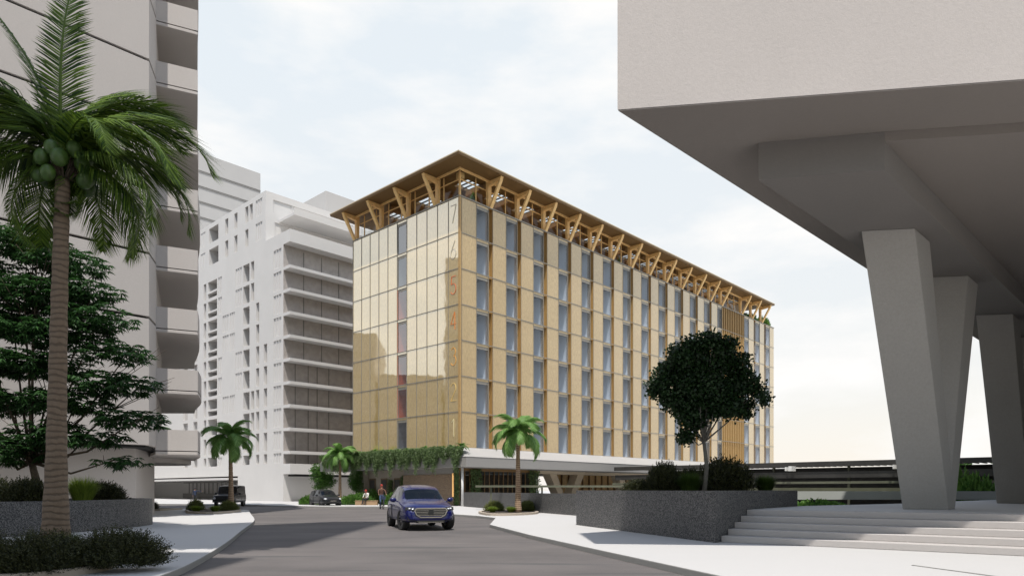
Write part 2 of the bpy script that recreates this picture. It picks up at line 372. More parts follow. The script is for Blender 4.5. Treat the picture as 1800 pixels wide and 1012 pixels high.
def copy_tree(o, parent=None):
    c = o.copy(); C.objects.link(c); c.parent = parent
    for ch in o.children: copy_tree(ch, c)
    return c
def G(px, py, z=0.0):            # a ground point seen at that place of the photograph, at height z
    Y = (1.5-z)*1210/(py-860); return ((px-900)/1210*Y, Y)
U = Vector((0.6835, 0.7300)); Vv = Vector((-0.7299, 0.6836)); ROT = math.atan2(0.73, 0.6835)
SW = 0.13                        # pavement height

# ------------------------------------------------------------------ ground
o = MB().poly([(-600, -400, -0.02), (600, -400, -0.02), (600, 900, -0.02), (-600, 900, -0.02)]).build('ground', M['paving']); tag(o, kind='structure')
o = MB().poly([(-90, -60, 0), (30, -60, 0), (40, 30, 0), (60, 75, 0), (-110, 75, 0)]).build('road', M['asphalt']); tag(o, kind='structure')
def smooth_line(pts, n=6):
    out = []; P = [Vector(p) for p in pts]
    for i in range(len(P)-1):
        a = P[max(i-1, 0)]; b = P[i]; c = P[i+1]; d = P[min(i+2, len(P)-1)]
        for k in range(n):
            t = k/n
            out.append(tuple(0.5*((2*b)+(c-a)*t+(2*a-5*b+4*c-d)*t*t+(3*b-a-3*c+d)*t**3)))
    out.append(tuple(P[-1])); return out
def pavement(name, poly):
    mb = MB().prism(poly, -0.015, SW)
    me = mb.mesh(name, [M['paving'], M['kerb']])
    for p in me.polygons:
        if abs(p.normal.z) < .5: p.material_index = 1
    o = bpy.data.objects.new(name, me); C.objects.link(o)
    b = o.modifiers.new('bevel', 'BEVEL'); b.width = .02; b.segments = 2; b.limit_method = 'ANGLE'; b.angle_limit = R(50)
    tag(o, kind='structure'); return o
left_edge = smooth_line([(-5.0, 2), (-5.2, 7), (-5.63, 10.98), (-6.23, 13.7), (-7.53, 18.2), (-9.17, 23.35), (-11.6, 31), (-14.5, 38.3), (-16.6, 43.5), (-17.6, 46), (-18.6, 47.3), (-20.5, 48.2), (-27, 50.2), (-60, 58)])
pavement('pavement', left_edge + [(-70, 50), (-70, -30), (-5.0, -30)])
right_edge = [(9.5, -12), (6.4, 2), (4.5, 7.6), (3.34, 10.98), (2.13, 15.3), (0.55, 21), (-0.88, 27.3), (-0.81, 33.8), (-1.9, 36.6), (-2.9, 38.2)]
right_edge = right_edge + smooth_line([(-2.9, 38.2), (-5.6, 43), (-8.2, 52), (-11, 57), (-16.2, 57.4), (-25.3, 63.8), (-35, 67.7), (-80, 80)])[1:]
pavement('pavement', right_edge + [(-90, 140), (90, 140), (90, -12)])
# thin drain channel near the steps
a = Vector(G(1604, 993, SW)); b = Vector(G(1760, 1014, SW))
o = MB().beam((a.x, a.y, SW+.004), (b.x, b.y, SW+.004), .05, .016).build('drain_channel', M['kerb']); tag(o, 'thin grey linear drain set in the pale paving before the steps', 'drain')

# ------------------------------------------------------------------ raised concrete building on V columns (right)
Q = Vector((.714, .70)); Pd = Vector((.990, -.138))
def raised_building():
    r = empty('raised_building', (0, 0, 0)); tag(r, 'massive pale concrete upper storey raised on V columns above the steps', 'building')
    c0 = Vector((2.1, 13.7)); z = 9.05
    A = c0; B = c0+Pd*34; D = c0+Q*62; E = B+Q*62
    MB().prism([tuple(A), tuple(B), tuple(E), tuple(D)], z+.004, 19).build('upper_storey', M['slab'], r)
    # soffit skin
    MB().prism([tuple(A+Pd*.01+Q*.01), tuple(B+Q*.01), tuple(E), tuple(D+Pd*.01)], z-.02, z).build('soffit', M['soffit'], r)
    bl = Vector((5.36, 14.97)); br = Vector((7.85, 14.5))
    MB().prism([tuple(bl), tuple(br), tuple(br+Q*58), tuple(bl+Q*58)], 8.23, z-.022).build('beam', M['beam_shade'], r)
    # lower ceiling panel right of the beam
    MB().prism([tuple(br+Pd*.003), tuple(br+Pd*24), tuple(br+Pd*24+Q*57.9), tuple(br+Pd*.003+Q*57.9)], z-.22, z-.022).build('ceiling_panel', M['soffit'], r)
    for k in range(4):
        base = Vector((11.35, 20.0))+Q*12.35*k
        def ring(o, w, dq, zz): 
            a = o; return [(a.x, a.y, zz), ((a+Pd*w).x, (a+Pd*w).y, zz), ((a+Pd*w+Q*dq).x, (a+Pd*w+Q*dq).y, zz), ((a+Q*dq).x, (a+Q*dq).y, zz)]
        zb = .93; zt = 8.228
        mb = MB()
        mb.hexa(ring(base, 1.24, .72, zb), ring(base-Q*3.0-Pd*.12, 1.3, 1.35, zt))
        mb.hexa(ring(base+Pd*.003, 1.234, .717, zb), ring(base+Q*2.6-Pd*.12, 1.28, 1.3, zt))
        mb.build('column', M['column'], r, bevel=.02)
    w0 = Vector((20.5, 12.6)); MB().prism([tuple(w0), tuple(w0+Pd*12), tuple(w0+Pd*12+Q*60), tuple(w0+Q*60)], .94, z-.225).build('light_block_wall', M['beam_shade'], r)  # unseen wall added beyond the columns to cut sky and bounce light
raised_building()
# plaza + steps
A = Vector((5.24, 17.75)); fd = Vector((.607, .795)); sd = Vector((.795, -.607))
def steps():
    r = empty('stairs', (A.x, A.y, 0)); tag(r, 'five wide pale concrete steps rising to the colonnade', 'stairs')
    mb = MB()
    for i in range(5):
        s0 = A+fd*(.39+.4975*i) - Vector((0, 0)); z0 = SW+.003 if i == 0 else SW+.16*i+.001; z1 = SW+.16*(i+1)
        p = [s0+sd*.01-A, s0+sd*34-A, s0+sd*34+fd*(3.0-.49*i)-A, s0+sd*.01+fd*(3.0-.49*i)-A]
        mb.prism([tuple(x) for x in p], z0, z1)
    mb.build('step', M['kerb_l'], r, bevel=.012)
M['kerb_l'] = concrete('step_concrete', (0.44, 0.415, 0.40), 0.25, 0.08)
steps()
top0 = A+fd*2.9
pl = [top0+sd*.01, top0+sd*34, top0+sd*34+Vector((60, 75)), A+fd*7.66+Vector((-2, 6)) , A+fd*7.66]
o = MB().prism([tuple(top0+sd*.01), tuple(top0+sd*34), (70, 40), (60, 66), (45, 55), (26.7, 38.6), (15.7, 28.0), (9.98, 23.9)], SW+.003, .934).build('plaza', M['paving']); tag(o, kind='structure')

o = MB().prism([(7.6, 29.6), (9.98, 24.3), (15.7, 28.4), (26.7, 39.0), (45, 55.4), (40, 58), (14, 46)], SW+.004, .30).build('grass_verge', M['lawn']); tag(o, kind='stuff')
# big planter
def planter(name, poly, z0, z1, t, label, group=None, soil=.12):
    r = empty(name, (poly[0][0], poly[0][1], z0)); tag(r, label, 'planter', group)
    n = len(poly); P = [Vector(p) for p in poly]; cen = sum(P, Vector((0, 0)))/n
    ar = sum(P[i].x*P[(i+1)%n].y-P[(i+1)%n].x*P[i].y for i in range(n))
    if ar < 0: P = P[::-1]
    inn = []
    for i in range(n):
        a = (P[i]-P[i-1]).normalized(); b = (P[(i+1)%n]-P[i]).normalized()
        na = Vector((-a.y, a.x)); nb = Vector((-b.y, b.x)); m = (na+nb).normalized(); inn.append(P[i]+m*t/max(.3, m.dot(na)))
    off = Vector((poly[0][0], poly[0][1])); mb = MB()
    for i in range(n):
        j = (i+1) % n; a, b, c, d = P[i]-off, P[j]-off, inn[j]-off, inn[i]-off; h = z1-z0
        mb.quad((a.x, a.y, 0), (b.x, b.y, 0), (b.x, b.y, h), (a.x, a.y, h)); mb.quad((a.x, a.y, h), (b.x, b.y, h), (c.x, c.y, h), (d.x, d.y, h))
        mb.quad((d.x, d.y, h), (c.x, c.y, h), (c.x, c.y, 0), (d.x, d.y, 0))
    mb.build('wall', M['granite'], r)
    MB().poly([tuple(p-off)+(z1-z0-soil,) for p in inn]).build('soil', M['soil'], r)
    return r
planter('stone_planter', [(5.24, 17.75), tuple(A+fd*7.66), (7.5, 29.5), (2.5, 26.8)], SW, 1.475, .25, 'large dark speckled granite planter beside the steps, with tree and shrubs')
# left curved planter
cl = smooth_line([(-19.5, 17.0), (-16.2, 18.4), (-14.6, 20.0), (-13.95, 22.5), (-13.85, 25.2), (-14.3, 27.4), (-15.6, 28.6), (-18.5, 28.2), (-24, 22.8), (-23, 18.0), (-19.5, 17.0)], 5)[:-1]
planter('stone_planter', cl, SW, 1.15, .28, 'long curved dark granite planter in front of the left tower')
# low granite wall right of centre
def low_wall():
    pts = [(-3.95, 56.2), (1.42, 41.6), (3.35, 36.6), (4.2, 33.6), (5.2, 29.9)]
    mb = MB(); P = [Vector(p) for p in pts]
    for i in range(len(P)-1):
        d = (P[i+1]-P[i]).normalized(); n = Vector((-d.y, d.x))*.3
        if n.x < 0: n = -n
        mb.prism([tuple(P[i]), tuple(P[i+1]), tuple(P[i+1]+n), tuple(P[i]+n)], SW, 1.29-.0005*i)
    o = mb.build('granite_wall', M['granite']); tag(o, 'low dark speckled granite wall running behind the kerbside palm bed', 'wall')
low_wall()
# planting beds with stone rim
def bed(name, poly, label, grp=None, h=.12):
    r = empty(name, (poly[0][0], poly[0][1], SW)); tag(r, label, 'planting bed', grp)
    off = Vector(poly[0]); P = [Vector(p)-off for p in poly]; cen = sum(P, Vector((0, 0)))/len(P)
    mb = MB(); n = len(P)
    I = [cen+(p-cen)*.90 for p in P]
    for i in range(n):
        j = (i+1) % n
        mb.hexa([(*P[i], 0), (*P[j], 0), (*I[j], 0), (*I[i], 0)], [(*P[i], h), (*P[j], h), (*I[j], h), (*I[i], h)])
    mb.build('rim', M['kerb_tan'], r); MB().poly([(*p, h-.04) for p in I]).build('soil', M['soil'], r); return r
M['kerb_tan'] = concrete('tan_rim', (0.42, 0.36, 0.29), .3)
bed('planting_bed', smooth_line([G(843, 903, SW), G(862, 905.8, SW), G(905, 905.5, SW), G(943, 903, SW), G(944, 900, SW), G(925, 897.5, SW), G(870, 897.5, SW), G(843, 900.5, SW), G(843, 903, SW)], 4)[:-1][::-1], 'low tan rimmed bed under the kerbside palm right of the blue car')
bed('planting_bed', smooth_line([G(331, 902, SW), G(375, 903, SW), G(418, 899.5, SW), G(418, 896, SW), G(370, 895, SW), G(328, 897, SW), G(331, 902, SW)], 4)[:-1][::-1], 'low bed at the tip of the left pavement under a palm')
bed('planting_bed', smooth_line([(-9.4, 9.0), (-7.7, 9.9), (-7.0, 10.9), (-7.0, 12.1), (-8.2, 14.2), (-9.6, 14.5), (-10.9, 12.6), (-10.6, 9.8), (-9.4, 9.0)], 4)[:-1], 'front left bed at the foot of the tall coconut palm')
bed('planting_bed', [(-29.5, 44.6), (-22.8, 44.6), (-22.6, 47.2), (-29.2, 47.6)], 'far left bed beneath the tower balconies')

# ------------------------------------------------------------------ wall with openings
def grid_wall(mb, Pf, a0, a1, z0, z1, holes, mi=0, flip=False):
    xs = sorted({a0, a1, *[h[0] for h in holes], *[h[1] for h in holes]}); zs = sorted({z0, z1, *[h[2] for h in holes], *[h[3] for h in holes]})
    xs = [x for x in xs if a0-1e-6 <= x <= a1+1e-6]; zs = [z for z in zs if z0-1e-6 <= z <= z1+1e-6]
    for i in range(len(xs)-1):
        j = 0
        while j < len(zs)-1:
            cx = (xs[i]+xs[i+1])/2
            def hole(jj):
                cz = (zs[jj]+zs[jj+1])/2; return any(h[0] < cx < h[1] and h[2] < cz < h[3] for h in holes)
            if hole(j): j += 1; continue
            k = j
            while k+1 < len(zs)-1 and not hole(k+1): k += 1
            q = [Pf(xs[i], zs[j], 0), Pf(xs[i+1], zs[j], 0), Pf(xs[i+1], zs[k+1], 0), Pf(xs[i], zs[k+1], 0)]
            if flip: q = q[::-1]
            mb.quad(*q, mi); j = k+1
def recess(Pf, a0, a1, z0, z1, d, mback=0, mside0=0, mside1=0, mtop=0, mbot=0, back=True):
    mb = MB()
    mb.quad(Pf(a0, z0, 0), Pf(a0, z1, 0), Pf(a0, z1, d), Pf(a0, z0, d), mside0)
    mb.quad(Pf(a1, z0, 0), Pf(a1, z1, 0), Pf(a1, z1, d), Pf(a1, z0, d), mside1)
    mb.quad(Pf(a0, z1, 0), Pf(a1, z1, 0), Pf(a1, z1, d), Pf(a0, z1, d), mtop)
    mb.quad(Pf(a0, z0, 0), Pf(a1, z0, 0), Pf(a1, z0, d), Pf(a0, z0, d), mbot)
    if back: mb.quad(Pf(a0, z0, d), Pf(a1, z0, d), Pf(a1, z1, d), Pf(a0, z1, d), mback)
    return mb

# ------------------------------------------------------------------ gold building
def gold_building():
    r = empty('office_building', (-4.43, 58.3, 0), ROT); tag(r, 'seven storey gold clad building with timber rooftop pavilion and numbered storeys', 'building')
    L = 65.5; W = 15.73; zb = 5.10; FH = 3.036; zt = zb+7*FH
    PR = lambda a, z, d: (a, d, z)            # right facade: along x, inward +y
    PL = lambda a, z, d: (d, a, z)            # left facade: along y, inward +x
    bays = []
    for k in range(13):
        x = .23+3.744*k; bays.append((x, x+1.73, min(x+3.20, 48.15)))     # panel start, window start, window end
    wins = [(b[1], b[2]) for b in bays] + [(55.2, 56.6), (58.9, 60.35), (62.55, 64.0)]
    slots = [(b[2], b[0]+3.744) for b in bays[:12]] + [(58.35, 58.9), (62.0, 62.55)]
    louv = (48.15, 55.2)
    holes = []
    whole = []
    for f in range(7):
        z0 = zb+f*FH+.03; z1 = zb+(f+1)*FH-.22
        for w in wins: whole.append((w[0], w[1], z0, z1))
    shole = [(s[0], s[1], zb+.02, zt-.02) for s in slots]
    mb = MB(); grid_wall(mb, PR, 0.12, L, zb, zt, whole+shole+[(louv[0], louv[1], zb+.02, zt-.02)])
    # far end and back walls, roof terrace deck
    mb.quad((L, 0, zb), (L, W, zb), (L, W, zt), (L, 0, zt)); mb.quad((L, W, zb), (0, W, zb), (0, W, zt), (L, W, zt))
    mb.build('cladding', M['gold_r'], r)
    MB().quad((0.01, 0.01, zt-.01), (L, 0.01, zt-.01), (L, W, zt-.01), (0.01, W, zt-.01)).build('terrace_deck', M['timber'], r)
    # left facade
    pw = W/11; lw = (5*pw+.04, 6*pw-.04)
    lh = [(lw[0], lw[1], zb+f*FH+.03, zb+(f+1)*FH-.22) for f in range(7)]
    mb = MB(); grid_wall(mb, PL, 0.12, W, zb, zt, lh); mb.build('cladding', M['gold_l'], r)
    # corner profile
    MB().box(-.05, .14, -.05, .14, zb-.02, zt+.06).build('corner_post', M['gold_metal'], r)
    # joints
    mb = MB()
    for f in range(8): 
        z = zb+f*FH; mb.box(.14, L, -.045, -.003, z-.035, z+.02)
    mb.box(-.02, L+.03, -.08, -.047, zt-.02, zt+.08)
    for b in bays: 
        for x in (b[0], b[1], b[2]): mb.box(x-.02, x+.02, -.03, -.002, zb, zt-.03)
    for x in (56.6, 58.35, 60.35, 62.0, 64.0): mb.box(x-.02, x+.02, -.03, -.002, zb, zt-.03)
    mb.build('facade_joint', M['grey_line'], r)
    mb = MB()
    for f in range(8):
        z = zb+f*FH; mb.box(-.045, -.003, .14, W, z-.03, z+.02)
    mb.box(-.08, -.047, -.02, W+.03, zt-.02, zt+.08)
    for k in range(1, 11): mb.box(-.035, -.002, k*pw-.025, k*pw+.025, zb, zt-.03)
    mb.box(-.04, .1, W, W+.06, zb, zt)
    mb.build('facade_joint', M['grey_line'], r)
    # channels
    for s in slots:
        m = recess(PR, s[0], s[1], zb+.02, zt-.02, .38)
        for f in range(1, 7): m.box(s[0]+.002, s[1]-.002, .12, .378, zb+f*FH-.1, zb+f*FH+.04)
        m.build('channel', M['gold_metal'], r)
    m = recess(PR, louv[0], louv[1], zb+.02, zt-.02, .5)
    m.build('louvre_bay', M['bronze_line'], r)
    m = MB(); n = 13
    for k in range(n):
        x = louv[0]+.25+(louv[1]-louv[0]-.5)*k/(n-1); m.box(x-.07, x+.07, -.02, .38, zb+.03, zt-.03)
    for f in range(1, 7): m.box(louv[0]+.002, louv[1]-.002, .39, .46, zb+f*FH-.06, zb+f*FH+.06)
    m.build('louvre', M['gold_metal'], r)
    # windows: reveal with pane
    rm = [M['room'], M['room'], M['room_grey'], M['grey_line']]
    cache = {}
    cand = []
    for f in range(7):
        for i, w in enumerate(wins): cand.append((i, f, w))
    cand.sort(key=lambda c: (c[0], c[1]))
    rest = MB(); restg = MB()
    for n_, (i, f, w) in enumerate(cand):
        key = round(w[1]-w[0], 2)
        if key not in cache:
            ww = w[1]-w[0]; h = FH-.25
            m = recess(PR, 0, ww, 0, h, 1.5, 0, 0, 1, 2, 0)
            m.box(.0, .05, .03, .09, 0, h, 3); m.box(ww-.05, ww, .03, .09, 0, h, 3); m.box(.05, ww-.05, .03, .09, h-.24, h, 3)
            g = MB().quad((.05, .06, 0), (ww-.05, .06, 0), (ww-.05, .06, h-.24), (.05, .06, h-.24))
            cache[key] = (m.mesh('window', rm), g.mesh('pane', M['glass']), m, g)
        x, z = w[0], zb+f*FH+.03
        if n_ < 93:
            o = link_mesh('window', cache[key][0], r, (x, 0, z)); link_mesh('pane', cache[key][1], o)
        else:
            for src, dst in ((cache[key][2], rest), (cache[key][3], restg)):
                bs = len(dst.v); dst.v += [(a+x, b, c+z) for a, b, c in src.v]; dst.f += [tuple(bs+q for q in ff) for ff in src.f]; dst.m += src.m; dst.sm += src.sm
    o = rest.build('window', rm, r); tag(o, kind='stuff'); og = restg.build('pane', M['glass'], o)
    for f in range(7):
        ww = lw[1]-lw[0]; h = FH-.25
        m = recess(PL, lw[0], lw[1], zb+f*FH+.03, zb+f*FH+.03+h, 1.3, 1, 0, 3, 2, 0)
        z0 = zb+f*FH+.03
        m.box(.03, .09, lw[0], lw[0]+.05, z0, z0+h, 4); m.box(.03, .09, lw[1]-.05, lw[1], z0, z0+h, 4); m.box(.03, .09, lw[0]+.05, lw[1]-.05, z0+h-.22, z0+h, 4)
        o = m.build('window', [M['room'], M['room_grey'], M['room_grey'], M['red'] if 1 <= f <= 4 else M['room_grey'], M['grey_line']], r)
        MB().quad((.06, lw[0]+.05, z0), (.06, lw[1]-.05, z0), (.06, lw[1]-.05, z0+h-.22), (.06, lw[0]+.05, z0+h-.22)).build('pane', M['glass_sky'], o)
    # storey numbers on the left facade
    def arc(cx, cy, rx, ry, a0, a1, n=14): return [(cx+rx*math.cos(R(a0+(a1-a0)*k/n)), cy+ry*math.sin(R(a0+(a1-a0)*k/n))) for k in range(n+1)]
    D = {7: [[(0, 1), (.5, 1), (.17, 0)]], 6: [[(.40, 1)]+[(.16, .62)]+arc(.25, .27, .24, .27, 140, 500, 24)],
         5: [[(.46, 1), (.08, 1), (.04, .56)]+arc(.23, .30, .25, .30, 115, -150, 20)], 4: [[(.38, 0), (.38, 1), (0, .32), (.52, .32)]],
         3: [arc(.24, .76, .2, .24, 150, -80, 14)+arc(.24, .27, .25, .27, 85, -150, 18)], 2: [arc(.25, .74, .23, .26, 165, -35, 16)+[(0, 0), (.5, 0)]],
         1: [[(.1, .8), (.28, 1), (.28, 0)]]}
    cols = {7: 'sign_grey', 6: 'sign_grey', 5: 'sign_red', 4: 'sign_orange', 3: 'sign_amber', 2: 'sign_yellow', 1: 'sign_cream'}
    for k, strokes in D.items():
        m = MB(); z0 = zb+(k-1)*FH+.95; S = 1.5; y0 = 1.12
        for st in strokes:
            for i in range(len(st)-1):
                p, q = st[i], st[i+1]
                m.beam((-.02, y0-p[0]*S*.9, z0+p[1]*S), (-.02, y0-q[0]*S*.9, z0+q[1]*S), .03, .038, up=(0, 0, 1) if abs(p[1]-q[1]) < .7*abs(p[0]-q[0]) else (0, 1, 0))
        m.build('storey_number', M[cols[k]], r)
    # podium
    a, b = 1.2, 2.1; x1 = L+3; y1 = W+4.2; z_lo = 3.37; z_mid = 4.20
    outer = [(-a, -b), (x1, -b), (x1, y1), (-a, y1)]
    MB().prism(outer, z_lo, z_mid).build('podium_slab', M['podium_dk'], r)
    m = MB()
    m.quad((-a-.03, -b-.03, z_mid+.002), (x1, -b-.03, z_mid+.002), (x1, -.06, zb-.01), (-.06, -.06, zb-.01))
    m.quad((-a-.03, y1, z_mid+.002), (-a-.03, -b-.03, z_mid+.002), (-.06, -.06, zb-.01), (-.06, y1, zb-.01))
    m.quad((-.06, W, zb-.01), (x1, W, zb-.01), (x1, y1, zb-.01), (-.06, y1, zb-.01))
    m.quad((L, -.06, zb-.01), (x1, -.06, zb-.01), (x1, y1, zb-.01), (L, y1, zb-.01))
    m.quad((-.06, -.06, zb-.012), (L, -.06, zb-.012), (L, W, zb-.012), (-.06, W, zb-.012))
    m.build('podium_ledge', M['podium'], r)
    # ground floor
    g = z_lo-.002
    MB().box(.45, 8.5, 1.3, 8.3, SW, 2.85).build('stone_wall', M['brown_stone'], r)
    m = MB().box(.9, 9.5, 8.4, 15.0, SW, g); m.build('wall', M['wallgrey'], r)
    MB().box(.5, 8.4, 1.4, 8.2, 2.853, g).build('wall', M['podium_dk'], r)
    for y in (9.2, 11.3, 13.2):
        d = MB().box(.84, .897, y, y+1.0, SW+.02, 2.6).build('door', M['bronze_line'], r); MB().box(.81, .838, y+.12, y+.88, SW+.25, 2.45).build('pane', M['steel_dk'], d)
    MB().box(.3, .9, 14.4, 15.2, SW, g).build('pillar', M['wallgrey'], r)
    # glazed front right of the corner
    m = MB(); m.box(.4, 10.6, .45, .55, g-.25, g)
    for k in range(18): m.box(.4+k*.6-.03, .4+k*.6+.03, .42, .5, SW, g-.25)
    m.build('shopfront_frame', M['gold_dark'], r)
    MB().quad((.4, .47, SW), (10.6, .47, SW), (10.6, .47, g-.25), (.4, .47, g-.25)).build('shopfront_pane', M['glass_dk'], r)
    MB().box(9.6, 10.6, .6, 8, SW, g).box(.5, 9.5, 4.0, 4.2, SW, g-.1).build('inner_wall', M['wallgrey'], r)
    MB().box(-.05, .05, .80, .90, .9, 2.9).build('wall_lamp', M['warm'], r)
    MB().tube([(-.8, -1.2, SW), (-.8, -1.2, g)], [.1, .1], 12).build('post', M['white_metal'], r)
    # undercroft V columns and back rooms
    for x in (16.5, 28.5, 40.5, 52.5):
        m = MB()
        for s in (-1, 1): m.hexa([(x+s*.5-.4, 1.5, SW), (x+s*.5+.4, 1.5, SW), (x+s*.5+.4, 2.5, SW), (x+s*.5-.4, 2.5, SW)], [(x+s*2.3-.55, 1.5, g-.3), (x+s*2.3+.55, 1.5, g-.3), (x+s*2.3+.55, 2.5, g-.3), (x+s*2.3-.55, 2.5, g-.3)])
        m.box(x-6, x+5.99, 1.2, 2.8, g-.3+.002, g)
        m.build('column', M['wallcream'], r)
    MB().box(26, 46, 10.5, 11, SW, g).build('timber_wall', M['timber'], r)
    m = MB()
    for k in range(14): m.box(26.5+k*1.4, 26.6+k*1.4, 10.3, 10.497, SW, g)
    m.build('timber_post', M['timber_dk'], r)
    # ---------------- rooftop pavilion
    zs = 28.82; zr = 29.10; ov = 1.66; xe = 61.9
    # roof slab with skylight openings
    xs = [-ov]; sky = []
    for k in range(15):
        c = 2.3+3.744*k; 
        for (ya, yb) in ((1.3, 3.1), (6.4, 8.6), (11.6, 13.4)): sky.append((c-.2, c+2.2, ya, yb))
    m = MB()
    PT = lambda x, y, d: (x, y, zr-d)
    grid_wall(m, PT, -ov, xe, -ov, W+ov, sky)
    PT2 = lambda x, y, d: (x, y, zs-d)
    m2 = MB(); grid_wall(m2, PT2, -ov+.05, xe-.05, -ov+.05, W+ov-.05, sky, flip=True)
    m3 = MB()
    for s in sky:
        for q in (((s[0], s[2]), (s[1], s[2])), ((s[1], s[2]), (s[1], s[3])), ((s[1], s[3]), (s[0], s[3])), ((s[0], s[3]), (s[0], s[2]))):
            (xa, ya), (xb, yb) = q; m3.quad((xa, ya, zs), (xb, yb, zs), (xb, yb, zr), (xa, ya, zr))
    base = len(m.v)
    for mm, mi in ((m2, 1), (m3, 1)):
        bs = len(m.v); m.v += mm.v; m.f += [tuple(bs+q for q in f) for f in mm.f]; m.m += [mi]*len(mm.f); m.sm += mm.sm
    # edge: thin lip then shallow bevel back to soffit
    o_ = [(-ov, -ov), (xe, -ov), (xe, W+ov), (-ov, W+ov)]; i_ = [(-ov+.05, -ov+.05), (xe-.05, -ov+.05), (xe-.05, W+ov-.05), (-ov+.05, W+ov-.05)]
    for i in range(4):
        j = (i+1) % 4
        m.quad((*o_[i], zr-.09), (*o_[j], zr-.09), (*o_[j], zr), (*o_[i], zr), 0); m.quad((*i_[i], zs), (*i_[j], zs), (*o_[j], zr-.09), (*o_[i], zr-.09), 1)
    m.build('roof', [M['roof_edge'], M['gold_dark']], r)
    # skylight bars
    for s in sky[:45]:
        m = MB()
        for k in range(5): 
            x = s[0]+.1+(s[1]-s[0]-.2)*k/4; m.box(x-.03, x+.03, s[2]+.002, s[3]-.002, zs+.05, zs+.17)
        m.build('skylight', M['trim'], r)
    # inner ceiling beams, floor to roof core
    m = MB()
    for k in range(1, 17):
        x = 3.744*k+.0
        if x < xe-3: m.box(x-.1, x+.1, .9, W-.9, zs-.42, zs-.004)
    m.box(.9, 56, 4.6, 4.85, zs-.55, zs-.006); m.box(.9, 56, 10.6, 10.85, zs-.55, zs-.006)
    m.build('ceiling_beam', M['timber_dk'], r)
    MB().box(9, 52, 6.2, 9.6, zt, zs-.56).build('rooftop_core', M['timber_dk'], r)
    # glass line posts and panes
    gx1 = 55.3; gi = .52
    m = MB(); 
    for k in range(30):
        x = gi+1.87*k
        if x <= gx1+.1: m.box(x-.035, x+.035, gi-.05, gi+.05, zt, zs-.01)
    for k in range(8): m.box(gi-.05, gi+.05, gi+1.99*k-.035+.1, gi+1.99*k+.035+.1, zt, zs-.01)
    m.box(gi, gx1, gi-.045, gi+.045, zs-.75, zs-.68); m.box(gi-.045, gi+.045, gi, W-gi, zs-.75, zs-.68)
    m.box(gi, gx1, gi-.06, gi+.06, zt+.0, zt+.08)
    m.box(-.02, xe-.6, -.02, .10, zs-.19, zs-.012); m.box(-.02, .10, .101, W-.1, zs-.19, zs-.012)
    m.build('window_frame', M['timber'], r)
    m = MB(); m.quad((gi, gi, zt), (gx1, gi, zt), (gx1, gi, zs), (gi, gi, zs)); m.quad((gi, gi, zt), (gi, W-gi, zt), (gi, W-gi, zs), (gi, gi, zs)); m.quad((gx1, gi, zt), (gx1, W-gi, zt), (gx1, W-gi, zs), (gx1, gi, zs))
    m.build('window_pane', M['glass_pav'], r)
    # brackets: post + beam + raking strut
    def bracket(P3):
        m = MB(); w = .15
        def slab(pts, w):
            a = [P3(o_, z, -w) for o_, z in pts]; b_ = [P3(o_, z, w) for o_, z in pts]; n = len(pts); bs = len(m.v)
            m.v += a+b_; m.f.append(tuple(bs+i for i in range(n))); m.f.append(tuple(bs+n+i for i in reversed(range(n)))); m.m += [0, 0]; m.sm += [False]*2
            for i in range(n):
                j = (i+1) % n; m.f.append((bs+i, bs+n+i, bs+n+j, bs+j)); m.m.append(0); m.sm.append(False)
        slab([(-.40, zt), (-.17, zt), (-.12, zs-.02), (-.46, zs-.02)], .18)                       # post at the glass
        slab([(-.11, zs-.44), (1.30, zs-.26), (1.42, zs-.02), (-.11, zs-.02)], .16)               # tapering beam
        slab([(-.16, zt+.02), (.06, zt+.02), (1.34, zs-.265), (1.09, zs-.30)], .16)                # raking strut
        return m.build('roof_bracket', M['timber'], r)
    for x in [3.744*k+.0 for k in range(1, 13)]+[48.2, 54.4, 57.8, 61.2]:
        bracket(lambda o_, z, w, x=x: (x+w, -o_, z))
    for y in (3.17, 7.28, 11.4, 15.5): bracket(lambda o_, z, w, y=y: (-o_, y+w, z))
    MB().box(.46, .58, .46, .58, zt, zs-.01).box(.59, 1.1, .59, 1.1, zs-.5, zs-.012).build('corner_post', M['timber'], r)
    return r, zt, zb
M['roof_edge'] = simple('pale_roof_edge', (0.55, 0.44, 0.28), .4, .2)
gold, gz_top, gz_base = gold_building()
def GL(x, y, z):   # gold building local -> world
    return (-4.43+x*U.x+y*Vv.x, 58.3+x*U.y+y*Vv.y, z)

